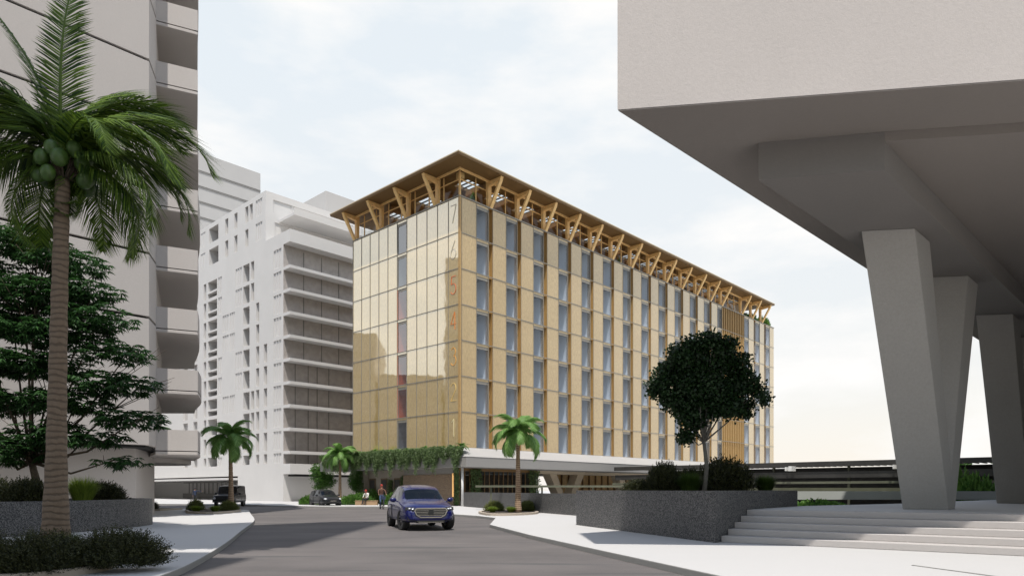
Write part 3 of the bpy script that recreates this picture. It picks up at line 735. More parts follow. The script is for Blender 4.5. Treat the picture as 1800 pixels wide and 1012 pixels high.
# ------------------------------------------------------------------ grey apartment building
def apartment():
    Kx, Ky = -26.56, 79.97
    r = empty('apartment_building', (Kx, Ky, 0), ROT); tag(r, 'light grey apartment block with stacked balcony slabs, left of the gold building', 'building')
    def am(px):
        q = (px-900)/1210; return (Kx-q*Ky)/(-Vv.x*-1*-1+Vv.y*q) if False else (Kx-q*Ky)/(.7299+.6836*q)
    FH = 2.667; zf = lambda i: 5.98+FH*i; zk = 31.4; zp = 37.5
    PLf = lambda a, z, d: (d, a, z); PRf = lambda a, z, d: (a, d, z)
    Wd = 62.0; m_b = am(418); mp = 4.28
    H = []     # (a0,a1,z0,z1,depth,mullions)
    def add(p1, p0, rows, d, mul=0, z0o=.15, z1o=2.38):
        a0, a1 = sorted((am(p0), am(p1)))
        for i in rows: 
            za, zb_ = (zf(i)+z0o, zf(i)+z1o) if i >= 0 else (4.62, 5.78)
            H.append((a0, a1, za, zb_, d, mul))
    allr = range(-1, 9)
    add(481, 494.5, allr, .10, 2); add(427.5, 438.6, allr, 2.0); add(441, 446.8, (1, 2, 7, 8), .3); add(450, 455.6, range(-1, 7), .3); add(463.5, 469.5, range(-1, 5), .3)
    add(414, 425.5, (-1, 0, 3, 4, 7, 8), .09, 2); add(391.5, 402, (2, 5, 6), .09, 2); add(404, 412.6, (2, 5, 6), .09, 2); add(383.5, 390, (-1, 0, 3, 4, 7, 8), .09, 1)
    for i in allr:
        a0, a1 = sorted((am(365.5), am(381.5)))
        if i >= 2: H.append((a0, a1, zf(i)+1.05, zf(i)+2.38, 2.2, 0)); H.append((a0, a1, zf(i)+.15, zf(i)+.8, 2.2, 0))
        elif i >= 0: H.append((a0, a1, zf(i)+.2, zf(i)+2.35, 2.2, 0))
        else: H.append((a0, a1, 4.62, 5.85, 2.2, 0))
    add(358, 362.5, allr, .3); add(340, 347, allr, .3); add(322, 330, allr, .3)
    pr = [(31.75, 34.15), (34.75, 37.0)]
    def addp(p1, p0, rows, d, mul=0):
        a0, a1 = sorted((am(p0), am(p1)))
        for i in rows: H.append((a0, a1, pr[i][0]+.15, pr[i][1]-.1, d, mul))
    addp(367.5, 384, (0, 1), 2.0); addp(395.7, 401.2, (0, 1), .3); addp(411.8, 417.4, (0, 1), .3); addp(431, 436.6, (0, 1), .3); addp(438.6, 444.2, (1,), .3); addp(449.6, 461, (0, 1), .09, 2); addp(353, 361, (0, 1), .06, 1)
    # merge touching holes check done by construction; lower wall (left face), split at base
    mb = MB()
    low = [(h[0], h[1], h[2], h[3]) for h in H]
    grid_wall(mb, PLf, mp, Wd, 3.24, zp, low); grid_wall(mb, PLf, 0, mp, 3.24, zk, low)
    grid_wall(mb, PLf, 0, m_b, 0, 3.24, [])
    mb.quad((0, m_b, 0), (7, m_b, 0), (7, m_b, 3.24), (0, m_b, 3.24)); mb.quad((0, m_b, 3.24), (7, m_b, 3.24), (7, Wd, 3.24), (0, Wd, 3.24)); mb.quad((7, m_b, 0), (7, Wd, 0), (7, Wd, 3.24), (7, m_b, 3.24))
    # right face wall plane and tops
    Lx = 34
    rh = []
    mb.quad((0, 0, 0), (Lx, 0, 0), (Lx, 0, 3.24), (0, 0, 3.24))
    mb.quad((0, 0, zk), (Lx, 0, zk), (Lx, mp, zk), (0, mp, zk)); mb.quad((0, mp, zp), (Lx, mp, zp), (Lx, Wd, zp), (0, Wd, zp))
    mb.quad((Lx, 0, 0), (Lx, Wd, 0), (Lx, Wd, zp), (Lx, 0, zp)); mb.quad((0, Wd, 0), (Lx, Wd, 0), (Lx, Wd, zp), (0, Wd, zp))
    grid_wall(mb, lambda a, z, d: (a, mp+d, z), 0, Lx, zk, zp, [(1.2, 24, 32.3, 34.0), (1.0, 13.5, 35.1, 36.7), (14.8, 19.6, 35.1, 36.7), (21, 30, 35.1, 36.7)])
    mb.build('wall', M['apt'], r)
    # panels behind balconies
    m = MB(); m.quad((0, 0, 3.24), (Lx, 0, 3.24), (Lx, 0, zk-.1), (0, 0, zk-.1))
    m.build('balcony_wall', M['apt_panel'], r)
    rnd = random.Random(3); m = MB()
    for i in range(-1, 9):
        za = 4.55 if i < 0 else zf(i)+.02; zb_ = zf(i+1)-.36
        for x in ([2.6, 5.0, 7.4, 10.0, 11.6, 13.2, 15.4, 18.5] if i > 3 else [1.5, 3.2, 4.4, 6.0, 9.2, 13.0, 14.8, 18.5]): m.box(x-.04, x+.04, -.05, -.003, za, zb_)
    m.build('balcony_joint', M['apt_line'], r)
    for i in range(0, 9):
        b = MB().box(-.002, 24, -1.5, -.004, zf(i)-.34, zf(i)).build('balcony', M['apt'], r)
        if 1 < i < 6: MB().box(13.2, 13.4, -1.4, -.01, zf(i)+.002, zf(i+1)-.342).build('divider', M['apt'], b)
    MB().box(-.003, 25, -1.5, -.003, zf(9)-.02, zk+.003).build('parapet', M['apt'], r)
    MB().box(-.003, 25, -1.5, -.003, 3.30, 4.50).build('parapet', M['apt'], r)
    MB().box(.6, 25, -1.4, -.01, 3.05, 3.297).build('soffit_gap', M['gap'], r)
    b = MB().box(1.8, 30, mp-3.6, mp-.004, 34.15, 34.45).box(1.8, 30, mp-3.6, mp-3.4, 34.452, 35.0).build('balcony', M['apt'], r)
    m = MB()
    for (xa, xb, za, zb_) in ((1.2, 24, 32.3, 34.0), (1.0, 13.5, 35.1, 36.7), (14.8, 19.6, 35.1, 36.7), (21, 30, 35.1, 36.7)):
        n = 5; 
        rr = recess(lambda a, z, d: (a, mp+d, z), xa, xb, za, zb_, .12)
        for k in range(1, n): x = xa+(xb-xa)*k/n; rr.box(x-.04, x+.04, mp+.03, mp+.119, za, zb_)
        rr.build('window', [M['apt']], r)
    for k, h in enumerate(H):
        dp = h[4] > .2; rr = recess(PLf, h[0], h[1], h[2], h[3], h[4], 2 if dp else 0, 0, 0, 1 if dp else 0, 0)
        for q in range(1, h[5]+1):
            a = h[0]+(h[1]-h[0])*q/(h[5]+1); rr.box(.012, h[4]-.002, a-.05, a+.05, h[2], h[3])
        rr.build('loggia' if h[4] > 1 else 'window', [M['apt'], M['recess'], M['recess_shade'] if h[4] > 1 else M['recess']], r)
    # ground level of the long wing: canopy, glazed shopfront, screen
    MB().box(-1.5, 6.99, m_b+.01, Wd, 2.75, 3.0).build('canopy', M['apt'], r)
    m = MB()
    for k in range(13): m.box(5.9, 6.0, m_b+12+k*1.5, m_b+12.12+k*1.5, .9, 2.7)
    m.box(5.8, 6.0, m_b+11.5, m_b+32, 2.55, 2.74); m.box(5.7, 6.05, m_b+11.5, m_b+32, 0, .9)
    m.build('screen', M['podium_dk'], r)
    for a in (2.0, 6.4): 
        d = MB().box(6.85, 6.98, m_b+a, m_b+a+3.0, .02, 2.1).build('door', M['apt_line'], r); MB().box(6.80, 6.848, m_b+a+.3, m_b+a+2.7, .3, 1.9).build('pane', M['panel_wh'], d)
    # roof box
    return r
apartment()
def roof_box():
    q = -327.3/1210; Y = 100.0; X = q*Y
    r = empty('office_block', (X, Y, 0), ROT); tag(r, 'plain pale grey block rising behind the apartment roof', 'building')
    MB().box(0, 30, 0, 14, 0, 44.9).build('wall', M['far'], r, bevel=.03)
    m = MB()
    for k in range(9): m.box(-.03, 30.03, -.03, -.004, 2.5+k*4.2, 2.56+k*4.2)
    m.build('joint', M['apt_line'], r)
    MB().box(1, 29, 1, 13, 44.905, 45.1).build('roof', M['apt_line'], r)
roof_box()
def far_tower():
    r = empty('tower_block', (-54.2, 148.3, 0), ROT); tag(r, 'pale far tower with thin dark horizontal joints, above the apartment roofline', 'building')
    MB().box(-45, 0, 0, 25, 0, 69.5).build('wall', M['far'], r)
    m = MB()
    for k in range(1, 23):
        z = 69.5-3.1*k-.6; m.box(-45.02, .02, -.10, -.004, z-.04, z+.05); m.box(-45.02, .02, -.10, -.004, z-.30, z-.24)
    m.build('floor_joint', M['apt_line'], r)
    MB().box(-44, -1, 1, 24, 69.505, 69.8).build('roof', M['apt_line'], r)
far_tower()

# ------------------------------------------------------------------ left balcony tower
def left_tower():
    K = Vector((-17.5, 33.2)); r = empty('balcony_tower', (K.x, K.y, 0)); tag(r, 'tall pale concrete tower with stacked curved balconies at the left edge', 'building')
    T = lambda p: (p.x-K.x, p.y-K.y)
    N = 14; z0 = 3.58; FH = 3.1; S = Vector((-.3, 1.0)).normalized()
    P0 = K; P1 = K-U*34; P2 = P1+Vv*24; P3 = K+Vv*30-U*0; e0 = K+S*1.6
    back = K+S*14+Vector((-4, 3))
    for i in range(N):
        za = z0+FH*i+.06; zb_ = z0+FH*(i+1)-.06 if i < N-1 else z0+FH*N+.6
        MB().prism([T(P0), T(e0), T(K+S*9+Vector((-1.2, 0))), T(back), T(P2), T(P1)], za, zb_).build('wall', M['tower'], r, bevel=.015)
    i1 = .12
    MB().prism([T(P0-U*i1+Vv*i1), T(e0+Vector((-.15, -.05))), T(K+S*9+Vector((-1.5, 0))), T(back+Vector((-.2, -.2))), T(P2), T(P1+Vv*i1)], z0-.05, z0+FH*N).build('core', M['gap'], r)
    # base
    b0 = Vector((-18.6, 34.0)); b1 = Vector((-20.1, 38.7))
    MB().prism([T(b0), T(b1), T(b1+Vector((-6, 6))), T(P2), T(P1+Vv*.6), ], 0.02, z0-.052).build('base_wall', M['tower'], r)
    # balconies
    for i in range(-0, N):
        zs = z0+FH*i-.28 if i > 0 else z0-.28
        A0 = Vector((-18.0, 34.75)); A1 = Vector((-16.25, 35.6))
        low = max(0, 4-i)
        # side edge recedes along a gently curved line
        side = []; n = 9
        for k in range(n+1):
            t = k/n; d = t*(13-low*1.5)
            x = A1.x-.46*d+(.20 if i < 5 else .10)*math.sin(min(1, t*1.3)*PI)*(1+.4*math.sin(i*1.7)); side.append(Vector((x-.02*d, A1.y+d)))
        side = side[1:]
        poly = [A0, A1]+side+[Vector((-26, side[-1].y+.2)), Vector((-20.5, 38.6))]
        b = MB().prism([T(p) for p in poly], zs-.02, zs+.14).build('balcony', M['tower'], r, bevel=.02)
        # parapet
        m = MB(); th = .16; line = [A0, A1]+side
        for k in range(len(line)-1):
            p, q = line[k], line[k+1]; d = (q-p).normalized(); nn = Vector((-d.y, d.x))*th
            m.prism([T(p), T(q), T(q+nn), T(p+nn)], zs+.19, zs+1.25-.001*(k % 2))
        m.build('parapet', M['tower'], b)
        m = MB(); line2 = [p+Vector((-.06, .08)) for p in line]
        for k in range(len(line)-1):
            p, q = line2[k], line2[k+1]; d = (q-p).normalized(); nn = Vector((-d.y, d.x))*.08
            m.prism([T(p), T(q), T(q+nn), T(p+nn)], zs+.141, zs+.189)
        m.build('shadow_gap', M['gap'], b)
    # drum under the lowest balcony
    m = MB(); cen = Vector((-22.3, 40.5)); ring = []
    for k in range(24): 
        t = 2*PI*k/24; ring.append((cen.x+2.9*math.cos(t)-K.x, cen.y+3.9*math.sin(t)-K.y))
    m.prism(ring, z0-.55, z0-.302); m.build('lower_soffit', M['tower'], r)
    # floor fill between balconies and wall
    return r
left_tower()

# ------------------------------------------------------------------ unseen tower added behind the viewpoint (casts the broad shadow over the left pavement)
def shade_tower():
    r = empty('shade_tower', (-8.4, -1.2, 0)); tag(r, 'tall grey unseen tower added behind the viewpoint to shade the left pavement', 'building')
    a = Vector((0, 0)); b = Vector((-.61, -.79))*46; c = b+Vector((6, -26)); d = Vector((0, -34))
    MB().prism([tuple(a), tuple(b), tuple(c), tuple(d)], 0.02, 80).build('wall', M['tower'], r)
    MB().box(.003, 2.7, -2, .0, 50, 80).build('upper_shade_bay', M['tower'], r); MB().box(.003, 2.7, -33, .0, .02, 39).build('lower_shade_bay', M['tower'], r)  # bays added to shade the pavement yet leave sun on the palm fronds
    m = MB()
    for k in range(25): m.prism([(2.74, -.2), (2.74, -32.9), (2.5, -32.9), (2.5, -.2)] if k < 12 else [(.04, -2.3), (.04, -33.9), (-.5, -33.9), (-.5, -2.3)], 2.5+3.1*k, 4.1+3.1*k)
    m.build('window_band', M['steel_dk'], r)
shade_tower()

def side_block():
    for k, (y0, y1, h, lab) in enumerate(((38, 62, 47, 'tall dark glazed block far down the side street'), (62.5, 75, 24, 'low dark glazed block between two taller ones far down the side street'), (75.5, 104, 32, 'middle height dark glazed block far down the side street'))):
        r = empty('glazed_block', (-82, y0, 0), 0); tag(r, lab, 'building')
        MB().box(-16, 0, 0, y1-y0, 0, h).build('wall', M['apt_panel'], r)
        m = MB()
        for q in range(int(h/4)): m.box(-16.02, .03, -.02, y1-y0+.02, 3.4+4*q, 3.9+4*q)
        m.build('floor_band', M['wallgrey'], r)
side_block()

# ------------------------------------------------------------------ station canopy and walkway beyond the planter
def station():
    X0, Y0 = 30.0, 55.0
    r = empty('station_canopy', (X0, Y0, 0), math.atan2(Vv.y, Vv.x)); tag(r, 'long low dark station canopy with ribbed deck beyond the steps', 'canopy')
    # local x runs to the left/back, local y towards the viewer side is +? (right-handed: y = (-Vv.y, Vv.x))
    a, b = -42, 24
    MB().box(a, b, -3.0, 3.2, 3.62, 3.75).box(a, b, 3.203, 3.30, 3.38, 3.76).build('roof', M['steel_dk'], r)
    m = MB()
    for k in range(130): m.box(a+.3+k*.5, a+.38+k*.5, -2.9, 3.1, 3.50, 3.617)
    m.build('roof_rib', M['steel_gr'], r)
    MB().box(a, b, 2.9, 3.1, 2.45, 2.95).box(a, b, -2.6, -2.3, 2.5, 2.8).build('beam', M['steel_dk'], r)
    MB().box(a, b, 2.4, 3.6, 1.98, 2.16).build('deck', M['steel_gr'], r)
    MB().box(a, b, -3.3, -3.05, 0, 3.45).build('back_wall', M['steel_dk'], r)
    m = MB()
    for x in range(-40, 24, 6): m.box(x, x+.18, 2.5, 2.7, 0, 3.6)
    m.build('post', M['steel_gr'], r)
    for x in (-2.0, 6.0, -10.5, -19, -27): MB().box(x, x+.25, 3.3, 4.2, 3.02, 3.42).box(x+.5, x+.62, 3.3, 4.0, 3.05, 3.36).build('bracket', M['white_metal'], r)
    return r
station()
def parapet_wall():
    o = MB().prism([(9.5, 36), (27.5, 36.5), (27.4, 36.8), (9.5, 36.3)], .98, 1.42).build('barrier_wall', M['panel_wh']); tag(o, 'pale smooth barrier band between the planter and the front V column', 'barrier')
    o = MB().prism([(12, 42), (32, 44), (32, 44.4), (12, 42.4)], .93, 1.62).build('hedge_wall', M['steel_gr']); tag(o, 'dark olive low wall behind the pale barrier', 'wall')
    o = MB().box(-2.5, 9, 47.0, 47.5, 1.66, 1.80).build('walkway_rail', M['steel_gr']); 
    r = empty('walkway', (0, 0, 0)); tag(r, 'thin flat walkway deck passing in front of the undercroft columns', 'walkway'); o.parent = r; o.name = 'deck'
    m = MB()
    for x in (-1.5, 2, 5.5, 8.7): m.box(x, x+.12, 47.2, 47.3, SW, 1.655)
    m.build('post', M['steel_gr'], r)
    r = empty('terrace_house', (40, 66, 0), 0); tag(r, 'low brown house partly hidden behind shrubs between the V columns', 'building')
    MB().box(0, 9, 0, 5, 0, 1.9).build('wall', M['wallgrey'], r); MB().box(-.3, 9.3, -.4, 5.3, 1.905, 2.1).build('roof', M['apt_panel'], r)
parapet_wall()

# ------------------------------------------------------------------ vegetation
rng = np.random.default_rng(7)
def leaf_quads(P, D, L, W, N=None, droop=0.0):
    """diamond leaves: P base, D direction (unit), L length, W width"""
    n = len(P); D = D/np.linalg.norm(D, axis=1, keepdims=True)
    A = rng.normal(size=(n, 3)) if N is None else N
    S = np.cross(D, A); S /= (np.linalg.norm(S, axis=1, keepdims=True)+1e-9)
    L = np.broadcast_to(np.asarray(L).reshape(-1, 1), (n, 1)); W = np.broadcast_to(np.asarray(W).reshape(-1, 1), (n, 1))
    V = np.stack([P, P+D*L*.45+S*W/2, P+D*L+np.array([0, 0, -1])*L*droop, P+D*L*.45-S*W/2], axis=1).reshape(-1, 3)
    F = np.arange(4*n).reshape(-1, 4); return V, F
def frond_mesh(name, L, nleaf, leaflen, droop, curl, mats, seed, lw=.035, hang=.45):
    """a feather frond along +x that rises then droops (base at origin)"""
    rg = np.random.default_rng(seed); pts = []; x = z = 0.0; n = 26; ang = curl
    for i in range(n+1):
        pts.append((x, 0, z)); t = i/n; a = ang-droop*(t**1.35); x += L/n*math.cos(a); z += L/n*math.sin(a)
    pts = np.array(pts); mb = MB(); mb.tube([tuple(p) for p in pts[::2]], [0.028*L/3*(1-.9*i/13)+.003 for i in range(14)], 5)
    V0 = np.array(mb.v); 
    t = np.linspace(.12, .995, nleaf); idx = t*n; i0 = np.floor(idx).astype(int).clip(0, n-1); fr = (idx-i0)[:, None]
    P = pts[i0]*(1-fr)+pts[i0+1]*fr; T = pts[i0+1]-pts[i0]; T /= np.linalg.norm(T, axis=1, keepdims=True)
    UpN = np.cross(np.array([0, 1, 0.0]), T)*-1; UpN = np.cross(T, np.array([0, 1.0, 0])) ; UpN[:, :] = UpN*np.sign(UpN[:, 2:3]+1e-9)
    VV = []; FF = []; off = 0
    prof = np.clip(np.sin(np.clip(t*1.02, 0, 1)**.72*PI), .0, 1)**.55*leaflen*(1-.15*t)+leaflen*.16
    for s in (-1, 1):
        jit = rg.normal(size=(nleaf, 3))*.06
        D = T*(.45+.5*t[:, None])+np.array([0, s*1.0, 0])+UpN*.10+jit; D /= np.linalg.norm(D, axis=1, keepdims=True)
        down = np.array([0, 0, -1.0]); l = prof[:, None]*(.9+.2*rg.random((nleaf, 1)))
        mid = P+D*l*.5+down*l*hang*.22; tip = P+D*l*.92+down*l*hang*.95
        w = lw*(.8+.3*rg.random((nleaf, 1))); S = T*w/2
        V = np.stack([P-S*.6, P+S*.6, mid+S, tip, mid-S], 1).reshape(-1, 3)
        b = off+np.arange(nleaf)[:, None]*5
        FF.append(b+np.array([[0, 1, 2, 4]])); FF.append(b+np.array([[4, 2, 3, 3]])); VV.append(V); off += nleaf*5
    V = np.concatenate(VV); F = np.concatenate(FF)
    allV = np.concatenate([V0, V]) 
    me = bpy.data.meshes.new(name)
    faces = [tuple(f) for f in mb.f]+[tuple(int(q) for q in (f if f[2] != f[3] else f[:3])+len(V0)) for f in F]
    me.from_pydata([tuple(v) for v in allV], [], faces)
    for m in mats: me.materials.append(m)
    me.polygons.foreach_set('material_index', [0]*len(faces)); me.update()
    return me
def palm(name, x, y, z, H, r0, r1, lean, fmeshes, nf, fs, label, grp, seed, big=False, elev=None):
    rd = random.Random(seed); r = empty(name, (x, y, z)); tag(r, label, 'palm tree', grp)
    pts = []; rad = []; n = 22
    for i in range(n+1):
        t = i/n; pts.append((lean*t**1.6, lean*.3*t**2, H*t)); flare = (r0-r1)*(math.exp(-t*(7 if big else 5)))*.9
        rad.append(r1+(r0-r1)*.28*(1-t)+flare*.7+(.012*r0/.3 if i % 2 else 0))
    MB().tube(pts, rad, 18 if big else 12).build('trunk', M['trunk_big' if big else 'trunk_small'], r)
    top = Vector(pts[-1])
    lst = elev or [(nf, None)]
    k = 0
    for i in range(nf):
        az = i*2.39996+rd.uniform(-.2, .2); lv = i/(nf-1)
        pitch = R(62)*(1-lv)**1.0+R(-28)*lv+rd.uniform(-.08, .08)
        o = link_mesh('frond', fmeshes[i % len(fmeshes)], r, tuple(top+Vector((0, 0, .05+.12*(1-lv))*1)), (rd.uniform(-.25, .25), -pitch, az), (fs*rd.uniform(.88, 1.08),)*3)
        o.rotation_mode = 'XYZ'
    return r, top
big_f = [frond_mesh('frond', 3.15, 130, .74, 2.35, .05, [M['palmleaf']], s_, .036, .62) for s_ in (1, 2)]+[frond_mesh('frond', 2.8, 116, .72, 2.8, .05, [M['palmleaf']], 3, .034, .7), frond_mesh('frond', 3.7, 130, .62, .6, .0, [M['palmleaf']], 9, .034, .2)]
small_f = [frond_mesh('frond', 2.3, 72, .56, 2.15, .3, [M['palmleaf2']], s, .075, .6) for s in (4, 5)]
# tall coconut palm, front left (fronds placed one by one)
pr_, ptop = palm('coconut_palm', -8.95, 13.5, SW+.07, 7.5, .31, .118, .12, big_f, 2, .01, 'tall coconut palm with green coconuts, nearest the viewer at left', None, 11, big=True)
for ch in [c for c in pr_.children if c.name.startswith('frond')]: bpy.data.objects.remove(ch)
fr = [ # azimuth, pitch (degrees), scale, roll, mesh
 (96, 97, 1.10, .0, 3), (160, 74, 1.1, .5, 3), (35, 82, .98, .0, 0), (12, 72, 1.0, .1, 1), (150, 66, 1.15, .2, 0), (-14, 38, .98, .09, 1), (-42, 52, .82, .2, 2), (120, 76, 1.1, 0, 1), (185, 68, 1.15, 0, 0), (-8, 12, .90, .1, 0), (6, 50, 1.12, .1, 0), (18, 24, 1.02, 0, 1), (4, -8, .88, .1, 0), (50, 74, 1.05, 0, 1),
 (60, 60, 1.05, 0, 0), (85, 50, 1.05, .1, 1), (110, 60, 1.1, .1, 0), (-150, 62, 1.1, .2, 0), (-175, 46, 1.1, 0, 1), (165, 32, 1.05, .1, 0), (195, 22, 1.0, 0, 2), (-168, 5, .9, 0, 0), (205, 50, 1.0, -.2, 1),
 (140, 10, .95, 0, 2), (30, 32, .9, 0, 1), (70, 8, .85, 0, 0), (100, 20, .9, 0, 1), (40, -40, .55, .2, 2), (10, -62, .42, .2, 2), (160, -50, .45, 0, 2), (95, -45, .55, 0, 2), (190, -20, .7, 0, 1)]
for i, (az, pt, s_, rl, mi_) in enumerate(fr):
    link_mesh('frond', big_f[mi_], pr_, tuple(ptop+Vector((0, 0, .25))), (rl, -R(pt), R(az)), (s_,)*3)
m = MB()
rd = random.Random(5)
for k in range(60):
    a = rd.uniform(0, 2*PI); m.tube([tuple(ptop+Vector((.12*math.cos(a), .12*math.sin(a), -.1))), tuple(ptop+Vector((.32*math.cos(a), .32*math.sin(a), rd.uniform(-.05, .5))))], [.03, .012], 4)
m.build('fibre_sheath', M['bark'], pr_)
cm = MB().ball((0, 0, 0), (.148, .148, .175)).mesh('coconut', M['coconut'])
for k in range(17):
    a = rd.uniform(0, 2*PI)-.0; hz = rd.choice((.08, .3, .52)); rr_ = .34+.1*math.sin(hz*5)
    a = k*2.4; hz = (.02, .26, .48)[k % 3]+rd.uniform(-.05, .05)
    link_mesh('coconut', cm, pr_, (ptop.x+rr_*math.cos(a), ptop.y+rr_*math.sin(a), ptop.z+hz-.12), (rd.uniform(-.5, .5), rd.uniform(-.5, .5), a), (rd.uniform(.88, 1.1),)*3)
# street palms
pl1, _ = palm('palm_tree', -18.2, 44.6, SW+.08, 4.55, .24, .10, -.05, small_f, 20, .92, 'small palm at the tip of the left pavement beside the black off-road car', 'small palms along the streets', 21)
for (x, y, s_, rz, lab) in ((.35, 39.6, .98, 1.2, 'small palm in the kerbside bed in front of the granite wall'),
                            (-16.5, 66.0, 1.0, 2.3, 'small palm behind the grey hatchback by the hanging plants'),
                            (-24.7, 46.4, 1.06, 4.0, 'palm whose thin trunk shows under the tower balconies')):
    c = copy_tree(pl1); c.location = (x, y, SW+.05); c.rotation_euler = (0, 0, rz); c.scale = (s_,)*3; c['label'] = lab

def blob_points(blobs, n):
    w = np.array([b[3]*b[4]*b[5] for b in blobs], float); w /= w.sum(); ids = rng.choice(len(blobs), n, p=w)
    d = rng.normal(size=(n, 3)); d /= np.linalg.norm(d, axis=1, keepdims=True); rr_ = rng.random((n, 1))**.45
    B = np.array(blobs, float)[ids]; return B[:, :3]+d*rr_*B[:, 3:6], d
def tree(name, x, y, z, H, trunk_r, blobs, ncl, per, L, W, mat, label, grp=None, limbs=9, trunkmat_='bark', seed=1, palm_=False, split=.45):
    r = empty(name, (x, y, z)); tag(r, label, 'tree', grp); rd = random.Random(seed); m = MB()
    fork = Vector((0, 0, H*split)); m.tube([(0, 0, -.05), (.02*H, 0, H*split*.5), tuple(fork)], [trunk_r*1.25, trunk_r, trunk_r*.8], 10)
    for k in range(limbs):
        b = blobs[k % len(blobs)]; e = Vector(b[:3])+Vector((rd.uniform(-.5, .5)*b[3], rd.uniform(-.5, .5)*b[4], rd.uniform(-.2, .4)*b[5]))
        mid = fork.lerp(e, .5)+Vector((rd.uniform(-.1, .1), rd.uniform(-.1, .1), -.05*H)); m.tube([tuple(fork-Vector((0, 0, .05))), tuple(mid), tuple(e)], [trunk_r*.5, trunk_r*.3, trunk_r*.1], 7)
        for q in range(4):
            e2 = e+Vector((rd.uniform(-.7, .7)*b[3], rd.uniform(-.7, .7)*b[4], rd.uniform(-.5, .6)*b[5])); m.tube([tuple(mid.lerp(e, rd.uniform(.2, .9))), tuple(e2)], [trunk_r*.14, trunk_r*.05], 5)
    m.build('trunk', M[trunkmat_], r)
    P, d = blob_points(blobs, ncl)
    Pc = np.repeat(P, per, axis=0); n = len(Pc)
    if palm_:
        aa = np.tile(np.arange(per)*2*PI/per, ncl)+np.repeat(rng.random(ncl)*6.28, per); tl = np.repeat(rng.normal(size=(ncl, 3))*.22, per, axis=0); D = np.stack([np.cos(aa), np.sin(aa), np.full(n, -.25)], 1)+tl+np.repeat(d, per, axis=0)*.35; V, F = leaf_quads(Pc, D, L*(.7+.5*rng.random(n)), W, N=np.tile(np.array([[0, 0, 1.0]]), (n, 1))+rng.normal(size=(n, 3))*.35, droop=.25)
    else:
        Pc = Pc+rng.normal(size=(n, 3))*L*.8; D = rng.normal(size=(n, 3))+np.array([0, 0, .2]); V, F = leaf_quads(Pc, D, L*(.7+.6*rng.random(n)), W)
    link_mesh('crown', fast_mesh('crown', V, F, mat), r)
    return r
# broadleaf tree on the big planter
rf = random.Random(12); fb = [(0, 0, 3.3, .75, .7, .6), (-.55, 0, 1.85, .30, .3, .22), (-.3, 0, 2.35, .4, .4, .25), (.1, 0, 4.0, .6, .6, .55), (-.4, 0, 3.6, .6, .6, .5), (.6, 0, 3.2, .7, .6, .45)]
for (a_, rr_, s_) in ((0, 1.45, .34), (22, 1.2, .42), (48, 1.1, .42), (70, 1.25, .36), (92, 1.35, .34), (112, 1.28, .38), (135, 1.2, .42), (158, 1.25, .40), (178, 1.45, .34), (200, 1.2, .36), (222, 1.05, .34), (248, .95, .30), (240, 1.3, .26), (285, .85, .30), (310, 1.0, .36), (332, 1.45, .38), (345, 1.72, .26), (128, 1.5, .22), (60, 1.42, .22), (186, 1.62, .20), (35, 1.42, .22)):
    t_ = R(a_); fb.append((.05+rr_*math.cos(t_), rf.uniform(-.5, .5), 3.45+.98*rr_*math.sin(t_), s_*1.0, s_*1.1, s_*.82))
tree('ficus_tree', 6.13, 22.0, 1.36, 5.0, .065, fb,
     3800, 11, .10, .085, M['leaf_dark'], 'round dark green tree on the granite planter before the gold facade', limbs=16, trunkmat_='bark_grey', split=.34, seed=4)
# large palmate tree behind the coconut palm
tree('umbrella_tree', -16.9, 24.2, 1.0, 9.5, .13, [(-.6, -.4, 1.9, 1.3, 1.0, .6), (.9, -.3, 2.5, 1.4, 1.0, .5), (-.3, 0, 9.2, 1.5, 1.5, .5), (1.1, 0, 8.5, 1.5, 1.5, .45), (-1.8, 0, 8.1, 1.8, 1.8, .5), (1.9, 0, 7.5, 1.2, 1.3, .40), (.3, 0, 7.3, 1.9, 1.8, .55), (2.3, -.2, 6.5, 1.5, 1.4, .42), (-1.5, 0, 6.5, 2.0, 1.8, .6), (.9, 0, 6.0, 1.9, 1.8, .5), (3.0, 0, 5.3, 1.3, 1.2, .40), (.2, 0, 4.9, 2.0, 1.8, .5), (-2, 0, 5.0, 1.9, 1.8, .6),
     (2.9, -.1, 4.2, 1.7, 1.4, .42), (1.0, 0, 3.6, 1.8, 1.5, .45), (3.5, 0, 3.0, 1.3, 1.2, .36), (-1.6, 0, 3.6, 1.8, 1.6, .5), (2.3, -.2, 2.3, 1.2, 1.0, .30), (3.3, -.3, 1.5, .95, .8, .24), (-1.9, -.3, 2.3, 1.2, 1, .4)],
     5200, 8, .25, .066, M['leaf_mid'], 'broad dark tree with finger-like leaves behind the coconut palm', limbs=20, seed=8, palm_=True, split=.16)
t1 = tree('street_tree', -19.9, 72, SW, 4.6, .07, [(0, 0, 2.7, 1.1, 1, .8), (.6, 0, 2.1, .9, .8, .55), (-.4, 0, 3.3, .8, .8, .7), (-.2, 0, 1.7, .7, .6, .4)], 700, 8, .16, .10, M['leaf_lite2'] if 'leaf_lite2' in M else M['leaf_mid'], 'bushy green tree behind the grey hatchback', 'street trees by the gold building', seed=3)
c = copy_tree(t1); c.location = (-15.6, 69.0, SW); c.scale = (.8, .8, .86); c.rotation_euler = (0, 0, 2); c['label'] = 'bushy green tree beside the green pillar at the podium end'

